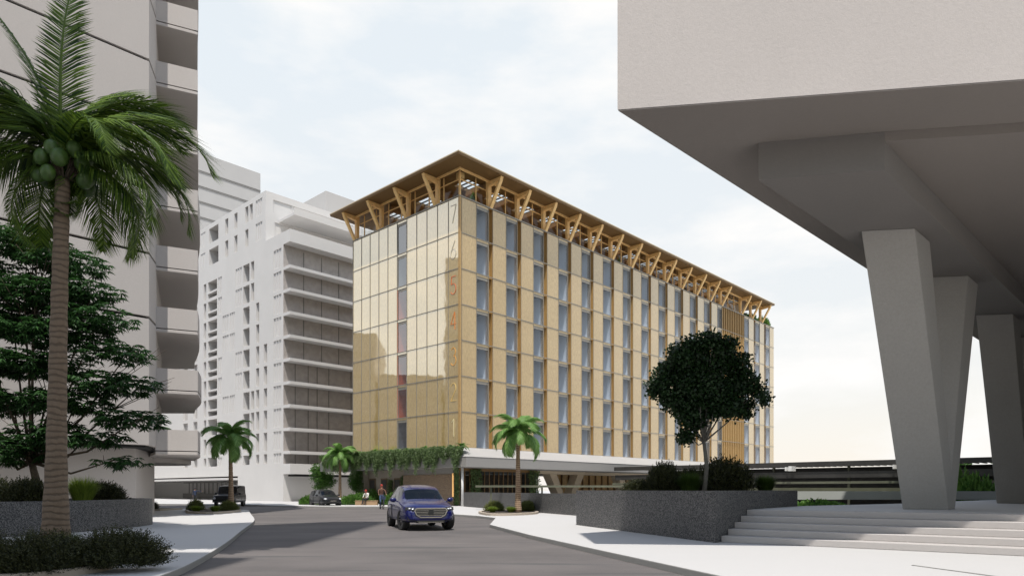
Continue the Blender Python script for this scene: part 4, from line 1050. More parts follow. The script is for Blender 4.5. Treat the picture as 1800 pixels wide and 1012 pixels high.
def shrub_mesh(name, rx, ry, rz, n, L, W, mat, spiky=.6):
    d = rng.normal(size=(n, 3)); d[:, 2] = np.abs(d[:, 2])*.9; d /= np.linalg.norm(d, axis=1, keepdims=True)
    lump = 1+.14*np.sin(d[:, 0]*5+1)*np.cos(d[:, 1]*6)+.10*np.sin(d[:, 0]*13)*np.sin(d[:, 1]*11+d[:, 2]*7)
    rr_ = (.45+.55*rng.random(n)**.5)*lump; P = d*rr_[:, None]*np.array([rx, ry, rz]); D = d+rng.normal(size=(n, 3))*.5+np.array([0, 0, spiky])
    V, F = leaf_quads(P, D, L*(.6+.8*rng.random(n)), W)
    V[:, 2] = np.maximum(V[:, 2], .0)
    # twigs
    return fast_mesh(name, V, F, mat)
def sprig_shrub(name, rx, ry, rz, nsprig, per, L, W, mat):
    d = rng.normal(size=(nsprig, 3)); d[:, 2] = np.abs(d[:, 2]); d /= np.linalg.norm(d, axis=1, keepdims=True)
    base = d*(.35+.5*rng.random((nsprig, 1)))*np.array([rx, ry, rz]); dirn = d*.8+np.array([0, 0, .7])+rng.normal(size=(nsprig, 3))*.3
    dirn /= np.linalg.norm(dirn, axis=1, keepdims=True); ln = (.25+.2*rng.random((nsprig, 1)))*min(rx, rz)
    t = np.linspace(0, 1, per)[None, :, None]; P = base[:, None, :]+dirn[:, None, :]*ln[:, None, :]*t
    D = dirn[:, None, :]*.9+rng.normal(size=(nsprig, per, 3))*.6; P = P.reshape(-1, 3); D = D.reshape(-1, 3)
    V, F = leaf_quads(P, D, L*(.7+.5*rng.random(len(P))), W); V[:, 2] = np.maximum(V[:, 2], 0); return fast_mesh(name, V, F, mat)
def grass_mesh(name, r_, h, n, mat, w=.012):
    a = rng.random(n)*2*PI; q = np.sqrt(rng.random(n))*r_*.35; P = np.stack([q*np.cos(a), q*np.sin(a), np.zeros(n)], 1)
    out = np.stack([np.cos(a), np.sin(a), np.zeros(n)], 1)*(.15+.85*rng.random((n, 1))); D = out*.8+np.array([0, 0, 1.0]); D /= np.linalg.norm(D, axis=1, keepdims=True)
    Lh = h*(.6+.5*rng.random((n, 1))); S = np.stack([-np.sin(a), np.cos(a), np.zeros(n)], 1)*w
    mid = P+D*Lh*.6; tip = P+D*Lh+out*Lh*.25-np.array([0, 0, .2])*Lh*np.linalg.norm(out, axis=1, keepdims=True)
    V = np.stack([P-S, P+S, mid+S, mid-S, tip], 1).reshape(-1, 3); b = np.arange(n)[:, None]*5
    me = bpy.data.meshes.new(name); F = [tuple(f) for f in (b+np.array([[0, 1, 2, 3]])).tolist()]+[tuple(f) for f in (b+np.array([[3, 2, 4]])).tolist()]
    me.from_pydata(V.tolist(), [], F); me.materials.append(mat); me.update(); return me
SH_big = sprig_shrub('shrub', 1.0, 1.0, .95, 3600, 11, .055, .022, M['leaf_shrub_dk'])
SH_bed = sprig_shrub('shrub', 1.0, 1.0, .95, 1400, 10, .10, .045, M['leaf_shrub_lit'])
SH_dark = sprig_shrub('shrub', 1.0, 1.0, .95, 2000, 11, .085, .036, M['leaf_shrub_dk'])
SH_far = shrub_mesh('shrub', 1, 1, 1, 3000, .14, .07, M['leaf_shrub'])
SH_green = shrub_mesh('shrub', 1, 1, 1, 2600, .2, .10, M['leaf_lite'])
GR = grass_mesh('grass_tuft', 1.0, 1.0, 2200, M['grass'], .010); GRD = grass_mesh('grass_tuft', 1, 1, 2600, M['grass_dk'], .010)
def veg(kind, me, x, y, z, sx, sy, sz, label, grp, rz=None):
    o = link_mesh(kind, me, None, (x, y, z), (0, 0, rz if rz is not None else (x*7.3+y*3.1) % 6.28), (sx, sy, sz)); tag(o, label, 'shrub' if 'shrub' in kind else 'grass', grp); return o
zP = 1.36
g = 'dark shrubs on the big granite planter'
veg('shrub', SH_dark, 4.35, 23.6, zP, .55, .6, .48, 'low dark shrub at the left end of the big granite planter', g)
veg('shrub', SH_dark, 5.1, 23.0, zP, .66, .6, 1.0, 'upright dark shrub second from the left on the big planter', g)
veg('shrub', SH_dark, 7.2, 23.4, zP, 1.0, .8, 1.15, 'largest dark shrub on the big planter, right of the slim tree trunk', g)
veg('shrub', SH_dark, 6.3, 24.4, zP, .6, .6, .85, 'dark shrub directly behind the slim tree trunk on the big planter', g)
veg('grass_tuft', GRD, 5.75, 22.3, zP, .62, .6, .75, 'dark round grass clump left of the slim tree trunk', 'dark grass clumps on the big planter')
veg('grass_tuft', GRD, 8.6, 23.4, zP, .50, .5, .70, 'dark round grass clump at the right end of the planting on the big planter', 'dark grass clumps on the big planter')
g = 'front left shrubs around the coconut palm'
veg('shrub', SH_big, -6.62, 11.6, .2, .82, .6, .62, 'wide dark shrub right of the coconut palm foot with long side sprigs', g)
veg('shrub', SH_big, -7.45, 10.9, .2, .80, .6, .62, 'dark shrub directly in front of the coconut palm foot', g)
veg('shrub', SH_big, -8.75, 11.2, .2, .72, .6, .66, 'dark shrub at the lower left corner of the view', g)
veg('grass_tuft', GRD, -8.05, 10.4, .2, .45, .4, .45, 'green grass clump in the lower left corner', 'grass clumps at front left')
veg('grass_tuft', GRD, -8.15, 12.6, .2, .45, .4, .55, 'green grass clump touching the coconut palm trunk', 'grass clumps at front left')
zL = 1.03
g = 'shrubs on the curved granite planter'
veg('shrub', SH_dark, -16.9, 22.2, zL, 1.0, .8, .88, 'dark shrub left of the coconut trunk on the curved planter', g)
veg('shrub', SH_dark, -15.5, 22.0, zL, .75, .7, .80, 'dark shrub nearest the coconut trunk on the curved planter', g)
veg('shrub', SH_dark, -14.95, 25.2, zL, .75, .7, .72, 'small dark shrub right of the coconut trunk on the curved planter', g)
veg('grass_tuft', GR, -14.6, 23.4, zL, .68, .6, .98, 'bright yellow-green grass clump on the curved planter', None)
g = 'clipped shrubs in the kerbside beds'
def bedset(cx, cy, names):
    for (px, py, me, kind, s1, s2, lab) in names:
        x, y = G(px, py, SW); veg(kind, me, x, y, SW+.06, s1, s1*.8, s2, lab, g)
bedset(0, 0, [(869, 899.5, SH_bed, 'shrub', .62, .60, 'round shrub at the left end of the kerbside bed right of the blue car'), (927, 899.5, SH_bed, 'shrub', .60, .62, 'round shrub at the right end of the kerbside bed right of the blue car'),
  (866, 902, GR, 'grass_tuft', .45, .40, 'bright grass clump left in the kerbside bed right of the blue car'), (898, 902, GR, 'grass_tuft', .42, .40, 'bright grass clump beside the palm foot in the kerbside bed'),
  (344, 898, SH_bed, 'shrub', .62, .66, 'round shrub at the left of the bed at the left pavement tip'), (402, 898.5, SH_bed, 'shrub', .66, .58, 'round shrub under the palm at the left pavement tip'),
  (345, 901, GR, 'grass_tuft', .5, .42, 'bright grass clump left in the bed at the left pavement tip'), (378, 900.5, GR, 'grass_tuft', .45, .40, 'bright grass clump in the middle of the bed at the left pavement tip')])
for (x, y, s1, s2, lab) in ((-28.0, 46, .95, .62, 'dark low shrub leftmost under the tower balconies'), (-26.1, 46, .9, .40, 'flat dark shrub between two others under the tower balconies'), (-24.2, 45.6, .95, .62, 'dark low shrub at the thin palm trunk under the tower balconies')):
    veg('shrub', SH_dark, x, y, SW+.06, s1, .7, s2, lab, 'dark shrubs in the far left bed')
for (px, py, s1, s2, lab) in ((545, 886, 1.3, .75, 'light green shrub left of the grey hatchback'), (617, 886.5, 1.2, .8, 'light green shrub right of the grey hatchback'), (632, 886, 1.3, .9, 'light green shrub left of the seated person'), (688, 886.5, 1.0, .9, 'green shrub partly behind the blue car'), (655, 884.5, .9, 1.2, 'green shrub behind the wooden bench')):
    x, y = G(px, py, SW); veg('shrub', SH_green, x, y, SW, s1, .8, s2, lab, 'light shrubs along the far pavement')
for (px, Y, s, sz, lab) in ((1714, 40, 1.5, 1.75, 'bright bushy shrub between the V columns'), (1686, 41.5, 1.3, 2.0, 'dark shrub tucked against the front V column'), (1742, 58, 3.2, 2.0, 'green shrub mass beyond the V columns, farther back'), (1440, 33, 1.5, .62, 'low green shrub before the pale barrier')):
    veg('shrub', SH_green, (px-900)/1210*Y, Y, .3, s, s*.6, sz, lab, 'shrubs beyond the plaza')
# far trees line
for k, (px, s) in enumerate(((1700, 1.0), (1728, .8), (1660, .9), (1780, 1.2))):
    c = copy_tree(t1); c.location = ((px-900)/1210*120, 120, 0); c.scale = (2.2*s, 2.2*s, 1.62*s); c['label'] = ['treetop just over the canopy between the V columns', 'small treetop right of another over the canopy', 'treetop hidden behind the front V column', 'far tree behind the second V column'][k]; c['group'] = 'far trees beyond the canopy'

# hanging plants on the podium edge
def vine_mesh(name, w, drop, n, seed):
    rg = np.random.default_rng(seed); P = []; 
    ns = n//38
    for k in range(ns):
        x = rg.uniform(-w/2, w/2); dd = drop*(.55+.5*math.cos(x/w*2.6)**2)*rg.uniform(.55, 1.05)*(.8+.3*math.sin(x*4+seed)); out = rg.uniform(.0, .32)
        t = rg.random(38)**.9; P.append(np.stack([np.full(38, x)+rg.normal(size=38)*.05, -.1-out*np.sin(np.minimum(t*3, 1.57))+rg.normal(size=38)*.05, .32-t*dd+.1*np.sin(t*3)], 1))
    P = np.concatenate(P); D = rg.normal(size=P.shape)+np.array([0, -.4, -.9]); V, F = leaf_quads(P, D, .11*(.7+.6*rg.random(len(P))), .055)
    return fast_mesh(name, V, F, M['leaf_vine'])
vines = [vine_mesh('hanging_plant', 1.7, 2.0, 4400, s) for s in (1, 2, 3)]
def fern_mesh(name, seed, mat, n=26, L=.75):
    rg = random.Random(seed); V = []; F = []
    for k in range(n):
        a = rg.uniform(0, 2*PI); e = rg.uniform(.3, 1.3); l = L*rg.uniform(.7, 1.1); w = .075; prev = None; z = 0; x = 0; ang = e
        for i in range(6):
            ww = w*math.sin((i+.6)/6.2*PI); c, s_ = math.cos(a), math.sin(a); V += [(x*c-ww*s_, x*s_+ww*c, z), (x*c+ww*s_, x*s_-ww*c, z)]
            if i: b = len(V); F.append((b-4, b-3, b-1, b-2))
            x += l/6*math.cos(ang); z += l/6*math.sin(ang); ang -= .35
    me = bpy.data.meshes.new(name); me.from_pydata(V, [], F); me.materials.append(mat); me.update(); return me
ferns = [fern_mesh('fern', 1, M['leaf_lite'], 34, .62), fern_mesh('fern', 2, M['leaf_vine'], 40, .6)]
ordn = ['first', 'second', 'third', 'fourth', 'fifth', 'sixth', 'seventh', 'eighth', 'ninth', 'tenth', 'eleventh', 'twelfth', 'thirteenth', 'fourteenth', 'fifteenth', 'sixteenth', 'seventeenth']
for k in range(17):
    y = -.9+k*1.22; x, yy, z = GL(-1.12, y, 4.78)
    o = link_mesh('hanging_plant', vines[k % 3], None, (x, yy, z), (0, 0, ROT-PI/2), (1.0, 1.0, [1.0, .85, 1.15, .95, 1.1][k % 5]*(.75 if k == 1 else 1))); tag(o, ordn[k]+' trailing plant from the corner along the podium edge', 'plant', 'trailing plants over the podium edge')
for k in range(17):
    x, yy, z = GL(-.85, -1.2+k*1.2, 4.95)
    s_ = 1.6 if k == 0 else [1.15, 1.35, 1.0][k % 3]
    o = link_mesh('fern', ferns[k % 2], None, (x, yy, z), (0, 0, k), (s_,)*3); tag(o, ordn[k]+' leafy fern from the corner on top of the podium planting', 'plant', 'ferns on the podium planting')
# wall climbers on ground floor
def climber(x, y, w, h, lab, along='y', z0=SW):
    n = 900; P = np.stack([rng.random(n)*-.25, (rng.random(n)-.5)*w, rng.random(n)*h], 1) if along == 'y' else np.stack([(rng.random(n)-.5)*w, rng.random(n)*-.25, rng.random(n)*h], 1)
    V, F = leaf_quads(P, rng.normal(size=(n, 3)), .16, .1); px, py, pz = GL(x, y, z0); o = link_mesh('climbing_plant', fast_mesh('climbing_plant', V, F, M['leaf_vine']), None, (px, py, z0), (0, 0, ROT)); tag(o, lab, 'plant', 'climbing plants on the ground floor')
climber(.27, 14.8, .95, 3.2, 'dense climber covering the pillar at the podium end')
climber(.8, 10.6, .5, 2.3, 'narrow climber between the doors behind the cyclist')
climber(.8, 8.7, .35, 2.6, 'thin climber at the left edge of the brown stone wall')
climber(.1, .35, .4, 3.2, 'climber beside the lit wall lamp at the corner')
climber(2.2, .4, 1.3, 2.3, 'climber on the glazed front nearest the white post', 'x', 1.0)
climber(9.9, .4, 1.5, 2.8, 'climber at the far end of the glazed front', 'x', .5)
# rooftop planting
for (x, y, s_, sz, lab) in ((57.6, 1.2, .7, 1.0, 'rooftop shrub nearest the louvre bay'), (60.0, 1.2, .8, 1.3, 'middle rooftop shrub under the last brackets'), (63.9, 1.3, 1.2, 1.5, 'round rooftop shrub at the far end of the terrace'), (62.3, 2.4, .9, 1.7, 'tall rooftop shrub beyond the roof end'), (26.1, 1.6, .4, 1.3, 'potted rooftop plant behind the pavilion glass'), (3.2, 1.7, .35, 1.5, 'dark potted plant behind the glass near the pavilion corner'), (41.2, 1.5, .5, .7, 'low rooftop plant behind the glass before the louvre bay')):
    px, py, pz = GL(x, y, gz_top); veg('shrub', SH_green, px, py, gz_top, s_, s_, sz, lab, 'plants on the rooftop terrace')

# ------------------------------------------------------------------ cars
def car(name, loc, heading, scale, paintm, label, kind='suv'):
    r = empty(name, (*loc, 0.0), heading, scale); tag(r, label, 'car')
    # local +x = forward. stations: x, half width, z bottom, z belt, z top, top half width
    if kind == 'suv':
        st = [(-2.36, .62, .45, .80, .98, .50), (-2.30, .80, .36, .98, 1.12, .62), (-2.05, .90, .30, 1.02, 1.38, .64), (-1.5, .94, .26, 1.02, 1.58, .62), (-.6, .94, .25, 1.0, 1.64, .62), (.2, .94, .25, .98, 1.60, .62), (.62, .94, .25, .97, 1.46, .62),
              (1.15, .94, .25, .97, 1.10, .70), (1.6, .93, .26, .93, 1.03, .70), (2.0, .90, .28, .84, .94, .66), (2.25, .82, .30, .72, .84, .58), (2.36, .66, .36, .60, .70, .46)]; wb = 1.44; wr = .37; L0 = 2.36; glass_from = (1, 7); ws = 6
    elif kind == 'hatch':
        st = [(-1.95, .60, .45, .80, .95, .50), (-1.92, .76, .36, .98, 1.15, .60), (-1.7, .84, .30, 1.0, 1.40, .60), (-1.1, .87, .26, .98, 1.50, .58), (-.4, .87, .25, .96, 1.54, .58), (.2, .87, .25, .94, 1.50, .58), (.55, .87, .25, .93, 1.38, .58),
              (1.05, .87, .25, .92, 1.04, .64), (1.4, .86, .26, .88, .97, .64), (1.75, .82, .28, .80, .88, .60), (1.93, .74, .30, .70, .80, .52), (2.0, .6, .36, .58, .68, .44)]; wb = 1.26; wr = .34; L0 = 2.0
    else:
        st = [(-2.2, .80, .45, 1.0, 1.55, .68), (-2.15, .86, .40, 1.08, 1.86, .74), (-1.9, .90, .38, 1.08, 1.92, .76), (-1.2, .90, .36, 1.08, 1.93, .76), (-.4, .90, .36, 1.08, 1.93, .76), (.2, .90, .36, 1.08, 1.92, .76), (.5, .90, .36, 1.08, 1.84, .76),
              (.85, .90, .36, 1.06, 1.16, .82), (1.4, .90, .38, 1.04, 1.12, .82), (1.85, .89, .40, 1.0, 1.09, .80), (2.12, .87, .42, .95, 1.04, .78), (2.2, .84, .46, .86, .95, .74)]; wb = 1.36; wr = .39; L0 = 2.2
    n = len(st); V = []; K = 9
    for (x, w, zb_, zl, zt_, wt) in st:
        zm = zb_+(zl-zb_)*.5
        half = [(0, zb_), (w*.86, zb_), (w*.97, zb_+.10), (w, zm), (w*.985, zl-.05), (w*.93, zl), (wt+.02, zt_-.05), (wt*.78, zt_), (0, zt_+.015)]
        for (y_, z_) in half: V.append((x, y_, z_))
    F = []; MI = []
    for i in range(n-1):
        for k in range(K-1):
            F.append((i*K+k, (i+1)*K+k, (i+1)*K+k+1, i*K+k+1)); mi = 0
            if k == 5 and 2 <= i <= 5: mi = 1
            if k == 5 and i == 1 and kind != 'suv': mi = 0
            if i == 6 and k in (6, 7): mi = 2
            if i in (1,) and k in (6, 7): mi = 4
            if k == 0 or k == 1: mi = 3
            MI.append(mi)
    F.append(tuple(range(K))); MI.append(0); F.append(tuple((n-1)*K+k for k in reversed(range(K)))); MI.append(0)
    me = bpy.data.meshes.new('cage'); me.from_pydata(V, [], F); [me.materials.append(x) for x in (paintm, M['glass_dk'], M['glass_dk'], M['trim'], M['glass'])]
    me.polygons.foreach_set('material_index', MI)
    bm = bmesh.new(); bm.from_mesh(me)
    g_ = bmesh.ops.mirror(bm, geom=bm.verts[:]+bm.edges[:]+bm.faces[:], axis='Y', merge_dist=.001)
    bmesh.ops.delete(bm, geom=[f for f in bm.faces if all(abs(v.co.y) < .002 for v in f.verts)], context='FACES')
    bmesh.ops.recalc_face_normals(bm, faces=bm.faces[:]); cl = bm.edges.layers.float.get('crease_edge') or bm.edges.layers.float.new('crease_edge')
    for e in bm.edges:
        ms = {f.material_index for f in e.link_faces}
        if len(ms) > 1: e[cl] = .75
    bm.to_mesh(me); bm.free()
    tmp = bpy.data.objects.new('tmp', me); C.objects.link(tmp); tmp.modifiers.new('s', 'SUBSURF').levels = 2
    tmp.modifiers[0].render_levels = 2
    cuts = []
    cmb = MB()
    for sx in (-wb, wb):
        for sy in (-1, 1): cmb.tube([(sx, sy*.55, wr), (sx, sy*1.3, wr)], [wr*1.13]*2, 28, smooth=False)
    cut = cmb.build('cut', M['trim']); bo = tmp.modifiers.new('b', 'BOOLEAN'); bo.object = cut; bo.operation = 'DIFFERENCE'; bo.solver = 'EXACT'
    bpy.context.view_layer.update()
    dg = bpy.context.evaluated_depsgraph_get(); full = bpy.data.meshes.new_from_object(tmp.evaluated_get(dg))
    bpy.data.objects.remove(tmp); bpy.data.objects.remove(cut)
    def part(nm, keep, mats, remap, parent):
        m2 = full.copy(); b = bmesh.new(); b.from_mesh(m2); bmesh.ops.delete(b, geom=[f for f in b.faces if f.material_index not in keep], context='FACES')
        for f in b.faces: f.material_index = remap.get(f.material_index, 0); f.smooth = True
        b.to_mesh(m2); b.free(); m2.materials.clear(); [m2.materials.append(x) for x in mats]; m2.name = nm
        return link_mesh(nm, m2, parent)
    slots_ = [mm.name if mm else '' for mm in full.materials]
    body = part('body', {0, 3, 5, 6}, [paintm, M['trim']], {0: 0, 3: 1, 5: 1, 6: 1}, r)
    cg = M['carglass'] if kind == 'suv' else M['carglass_dk']; part('side_window', {1}, [cg], {1: 0}, r); part('windscreen', {2}, [cg], {2: 0}, r); part('rear_window', {4}, [cg], {4: 0}, r)
    # cabin interior
    w0 = st[4][1]
    MB().box(-L0*.72, .5, -w0*.7, w0*.7, .5, 1.0).box(-.35, -.1, -.62, -.12, 1.0, 1.32).box(-.35, -.1, .12, .62, 1.0, 1.32).build('seats', M['cabin'], r)
    # wheels
    tm = MB(); prof = [(.62, -.10), (.93, -.12), (1.0, -.08), (1.0, .08), (.93, .12), (.62, .10)]; nseg = 28
    for k in range(nseg):
        a0, a1 = 2*PI*k/nseg, 2*PI*(k+1)/nseg
        for q in range(len(prof)-1):
            (ra, ya), (rb, yb) = prof[q], prof[q+1]; f_ = lambda rr_, yy, aa: (rr_*wr*math.cos(aa), yy*1.05, rr_*wr*math.sin(aa)); tm.quad(f_(ra, ya, a0), f_(rb, yb, a0), f_(rb, yb, a1), f_(ra, ya, a1), 0, True)
    tyre = tm.mesh('tyre', M['rubber'])
    rm_ = MB(); rm_.tube([(0, -.06, 0), (0, .06, 0)], [wr*.16]*2, 12)
    for k in range(10):
        a = 2*PI*k/10; rm_.beam((wr*.1*math.cos(a), .07, wr*.1*math.sin(a)), (wr*.6*math.cos(a), .09, wr*.6*math.sin(a)), .035, .03, up=(0, 1, 0)); rm_.beam((wr*.1*math.cos(a), -.07, wr*.1*math.sin(a)), (wr*.6*math.cos(a), -.09, wr*.6*math.sin(a)), .035, .03, up=(0, 1, 0))
    for k in range(24):
        a0, a1 = 2*PI*k/24, 2*PI*(k+1)/24
        for s_ in (-1, 1): rm_.quad(*[(rr_*wr*math.cos(aa), s_*yy, rr_*wr*math.sin(aa)) for rr_, yy, aa in ((.57, .095, a0), (.64, .1, a0), (.64, .1, a1), (.57, .095, a1))])
    rm_.tube([(0, -.03, 0), (0, .03, 0)], [wr*.62]*2, 24, mi=1)
    rim = rm_.mesh('rim', [M['rim'], M['trim']])
    wy = st[4][1]-.13
    for sx in (-wb, wb):
        for sy in (-1, 1):
            w_ = link_mesh('wheel', tyre, r, (sx, sy*wy, wr), (0, 0, .18 if sx > 0 else 0)); link_mesh('rim', rim, w_)
    # face
    fx = L0; ww = st[-2][1]
    if kind == 'suv':
        m = MB()
        for k in range(5):
            z = .54+k*.055; hw = .50-.02*abs(k-3)+.02*k; m.box(fx-.10, fx+.012, -hw, hw, z, z+.018)
        gr = m.build('grille', M['chrome'], r, bevel=.004)
        MB().box(fx-.14, fx-.03+.03, -.55, .55, .50, .80).build('grille_back', M['trim'], r, bevel=.03)
        m = MB(); rimp = [(-.50, .80), (-.58, .72), (-.50, .56), (-.36, .48), (.36, .48), (.50, .56), (.58, .72), (.50, .80)]
        for k in range(8):
            p, q = rimp[k], rimp[(k+1) % 8]; m.beam((fx+.012, p[0], p[1]), (fx+.012, q[0], q[1]), .03, .022, up=(1, 0, 0))
        m.build('grille_rim', M['chrome'], r)
        MB().tube([(fx-.0, 0, .66), (fx+.04, 0, .66)], [.105, .10], 20).build('badge', M['trim'], r)
        for s_ in (-1, 1):
            h_ = MB().hexa([(fx-.12, s_*.56, .70), (fx-.38, s_*.83, .72), (fx-.36, s_*.83, .84), (fx-.14, s_*.56, .83)][::s_], [(fx-.02, s_*.56, .71), (fx-.24, s_*.87, .73), (fx-.27, s_*.86, .83), (fx-.06, s_*.56, .82)][::s_]).build('headlight', M['trim'], r)
            MB().ball((fx-.06, s_*.63, .77), (.05, .05, .035)).ball((fx-.13, s_*.73, .78), (.05, .05, .035)).build('lamp', M['lamp_clear'], h_)
            MB().hexa([(fx-.14, s_*.52, .34), (fx-.22, s_*.74, .36), (fx-.22, s_*.78, .52), (fx-.18, s_*.66, .52)][::s_], [(fx+.0, s_*.50, .34), (fx-.10, s_*.76, .36), (fx-.14, s_*.82, .52), (fx-.06, s_*.68, .52)][::s_]).build('air_intake', M['trim'], r)
        MB().box(fx-.2, fx+.01, -.5, .5, .28, .37).build('bumper', M['trim'], r, bevel=.02)
        MB().box(fx-.1, fx+.025, -.44, .44, .30, .318).build('bumper_trim', M['chrome'], r)
    elif kind == 'hatch':
        MB().box(fx-.12, fx+.0, -.42, .42, .60, .70).box(fx-.1, fx+.02, -.5, .5, .34, .46).build('grille', M['trim'], r, bevel=.02)
        for s_ in (-1, 1): MB().ball((fx-.17, s_*.64, .70), (.17, .14, .085)).build('headlight', M['lamp_clear'], r)
        MB().box(fx-.1, fx+.03, -.26, .26, .48, .58).build('number_plate', M['chrome'], r)
    else:
        MB().box(fx-.1, fx+.02, -.5, .5, .66, .86).build('grille', M['trim'], r, bevel=.02)
        for s_ in (-1, 1): MB().tube([(fx-.1, s_*.66, .78), (fx+.03, s_*.66, .78)], [.10, .10], 16).build('headlight', M['lamp_clear'], r)
        MB().box(fx-.1, fx+.10, -.8, .8, .42, .56).build('bumper', M['trim'], r, bevel=.03)
        MB().tube([(-L0, 0, 1.05), (-L0-.2, 0, 1.05)], [.37, .36], 22).build('spare_wheel', M['rubber'], r)
    for s_ in (-1, 1):
        mr = MB().ball((st[6][0]+.12, s_*(w0+.13), st[6][3]+.10), (.07, .12, .085)).beam((st[6][0]+.14, s_*(w0-.06), st[6][3]+.03), (st[6][0]+.12, s_*(w0+.06), st[6][3]+.07), .05, .04).build('mirror', paintm, r)
        MB().box(-L0-.0+.05, -L0+.2, s_*.58-.14, s_*.58+.14, .86, 1.0).build('tail_light', M['lamp_red'], r)
        MB().box(-.2, -.02, s_*(w0+.0)-.02, s_*w0+.02, st[5][3]-.12, st[5][3]-.09).box(-1.1, -.92, s_*(w0)-.02, s_*w0+.02, st[5][3]-.12, st[5][3]-.09).build('handle', paintm, r)
        MB().box(-.55, -.545, s_*w0-.012, s_*w0+.012, .32, .9).build('door_gap', M['gap'], r)
    return r
M['carglass_dk'] = glass('tinted_car_glass', (.05, .06, .06), 1.45, .0)
M['carglass'] = glass('car_glass', (.22, .26, .26), 1.45, .0)
h_b = math.atan2(-.949, .316)
car('parked_car', (-3.72, 27.35), h_b, 1.04, M['paint_blue'], 'dark blue electric SUV driving towards the viewer in mid road', 'suv')
car('parked_car', (-16.55, 60.9), math.atan2(-.81, .58), 1.0, M['paint_grey'], 'small dark grey hatchback at the far side of the road', 'hatch')
car('off_road_car', (-25.0, 61.0), math.atan2(-.96, .10), .98, M['paint_black'], 'boxy black off-road car partly behind the left small palm', 'box')

# ------------------------------------------------------------------ people
def skin_body(name, joints, edges, mats, zones, parent):
    me = bpy.data.meshes.new('sk'); names = list(joints); idx = {k: i for i, k in enumerate(names)}
    me.from_pydata([joints[k][:3] for k in names], [(idx[a], idx[b]) for a, b in edges], [])
    o = bpy.data.objects.new('sk', me); C.objects.link(o); sk = o.modifiers.new('s', 'SKIN'); sk.use_smooth_shade = True
    if not me.skin_vertices:
        bm = bmesh.new(); bm.from_mesh(me); bm.verts.layers.skin.verify(); bm.to_mesh(me); bm.free()
    for i, k in enumerate(names): me.skin_vertices[0].data[i].radius = (joints[k][3], joints[k][3]*(joints[k][4] if len(joints[k]) > 4 else 1)); me.skin_vertices[0].data[i].use_root = (k == 'pelvis')
    o.modifiers.new('u', 'SUBSURF').levels = 1; o.modifiers['u'].render_levels = 1
    bpy.context.view_layer.update(); dg = bpy.context.evaluated_depsgraph_get(); full = bpy.data.meshes.new_from_object(o.evaluated_get(dg)); bpy.data.objects.remove(o)
    full.materials.clear(); [full.materials.append(m) for m in mats]
    J = {k: Vector(joints[k][:3]) for k in names}
    for p in full.polygons:
        best = min(edges, key=lambda e: seg_d(p.center, J[e[0]], J[e[1]])); p.material_index = zones(best, p.center); p.use_smooth = True
    full.name = name; return link_mesh(name, full, parent)
def seg_d(p, a, b):
    ab = b-a; t = max(0, min(1, (p-a).dot(ab)/max(ab.length_squared, 1e-9))); return (p-(a+ab*t)).length
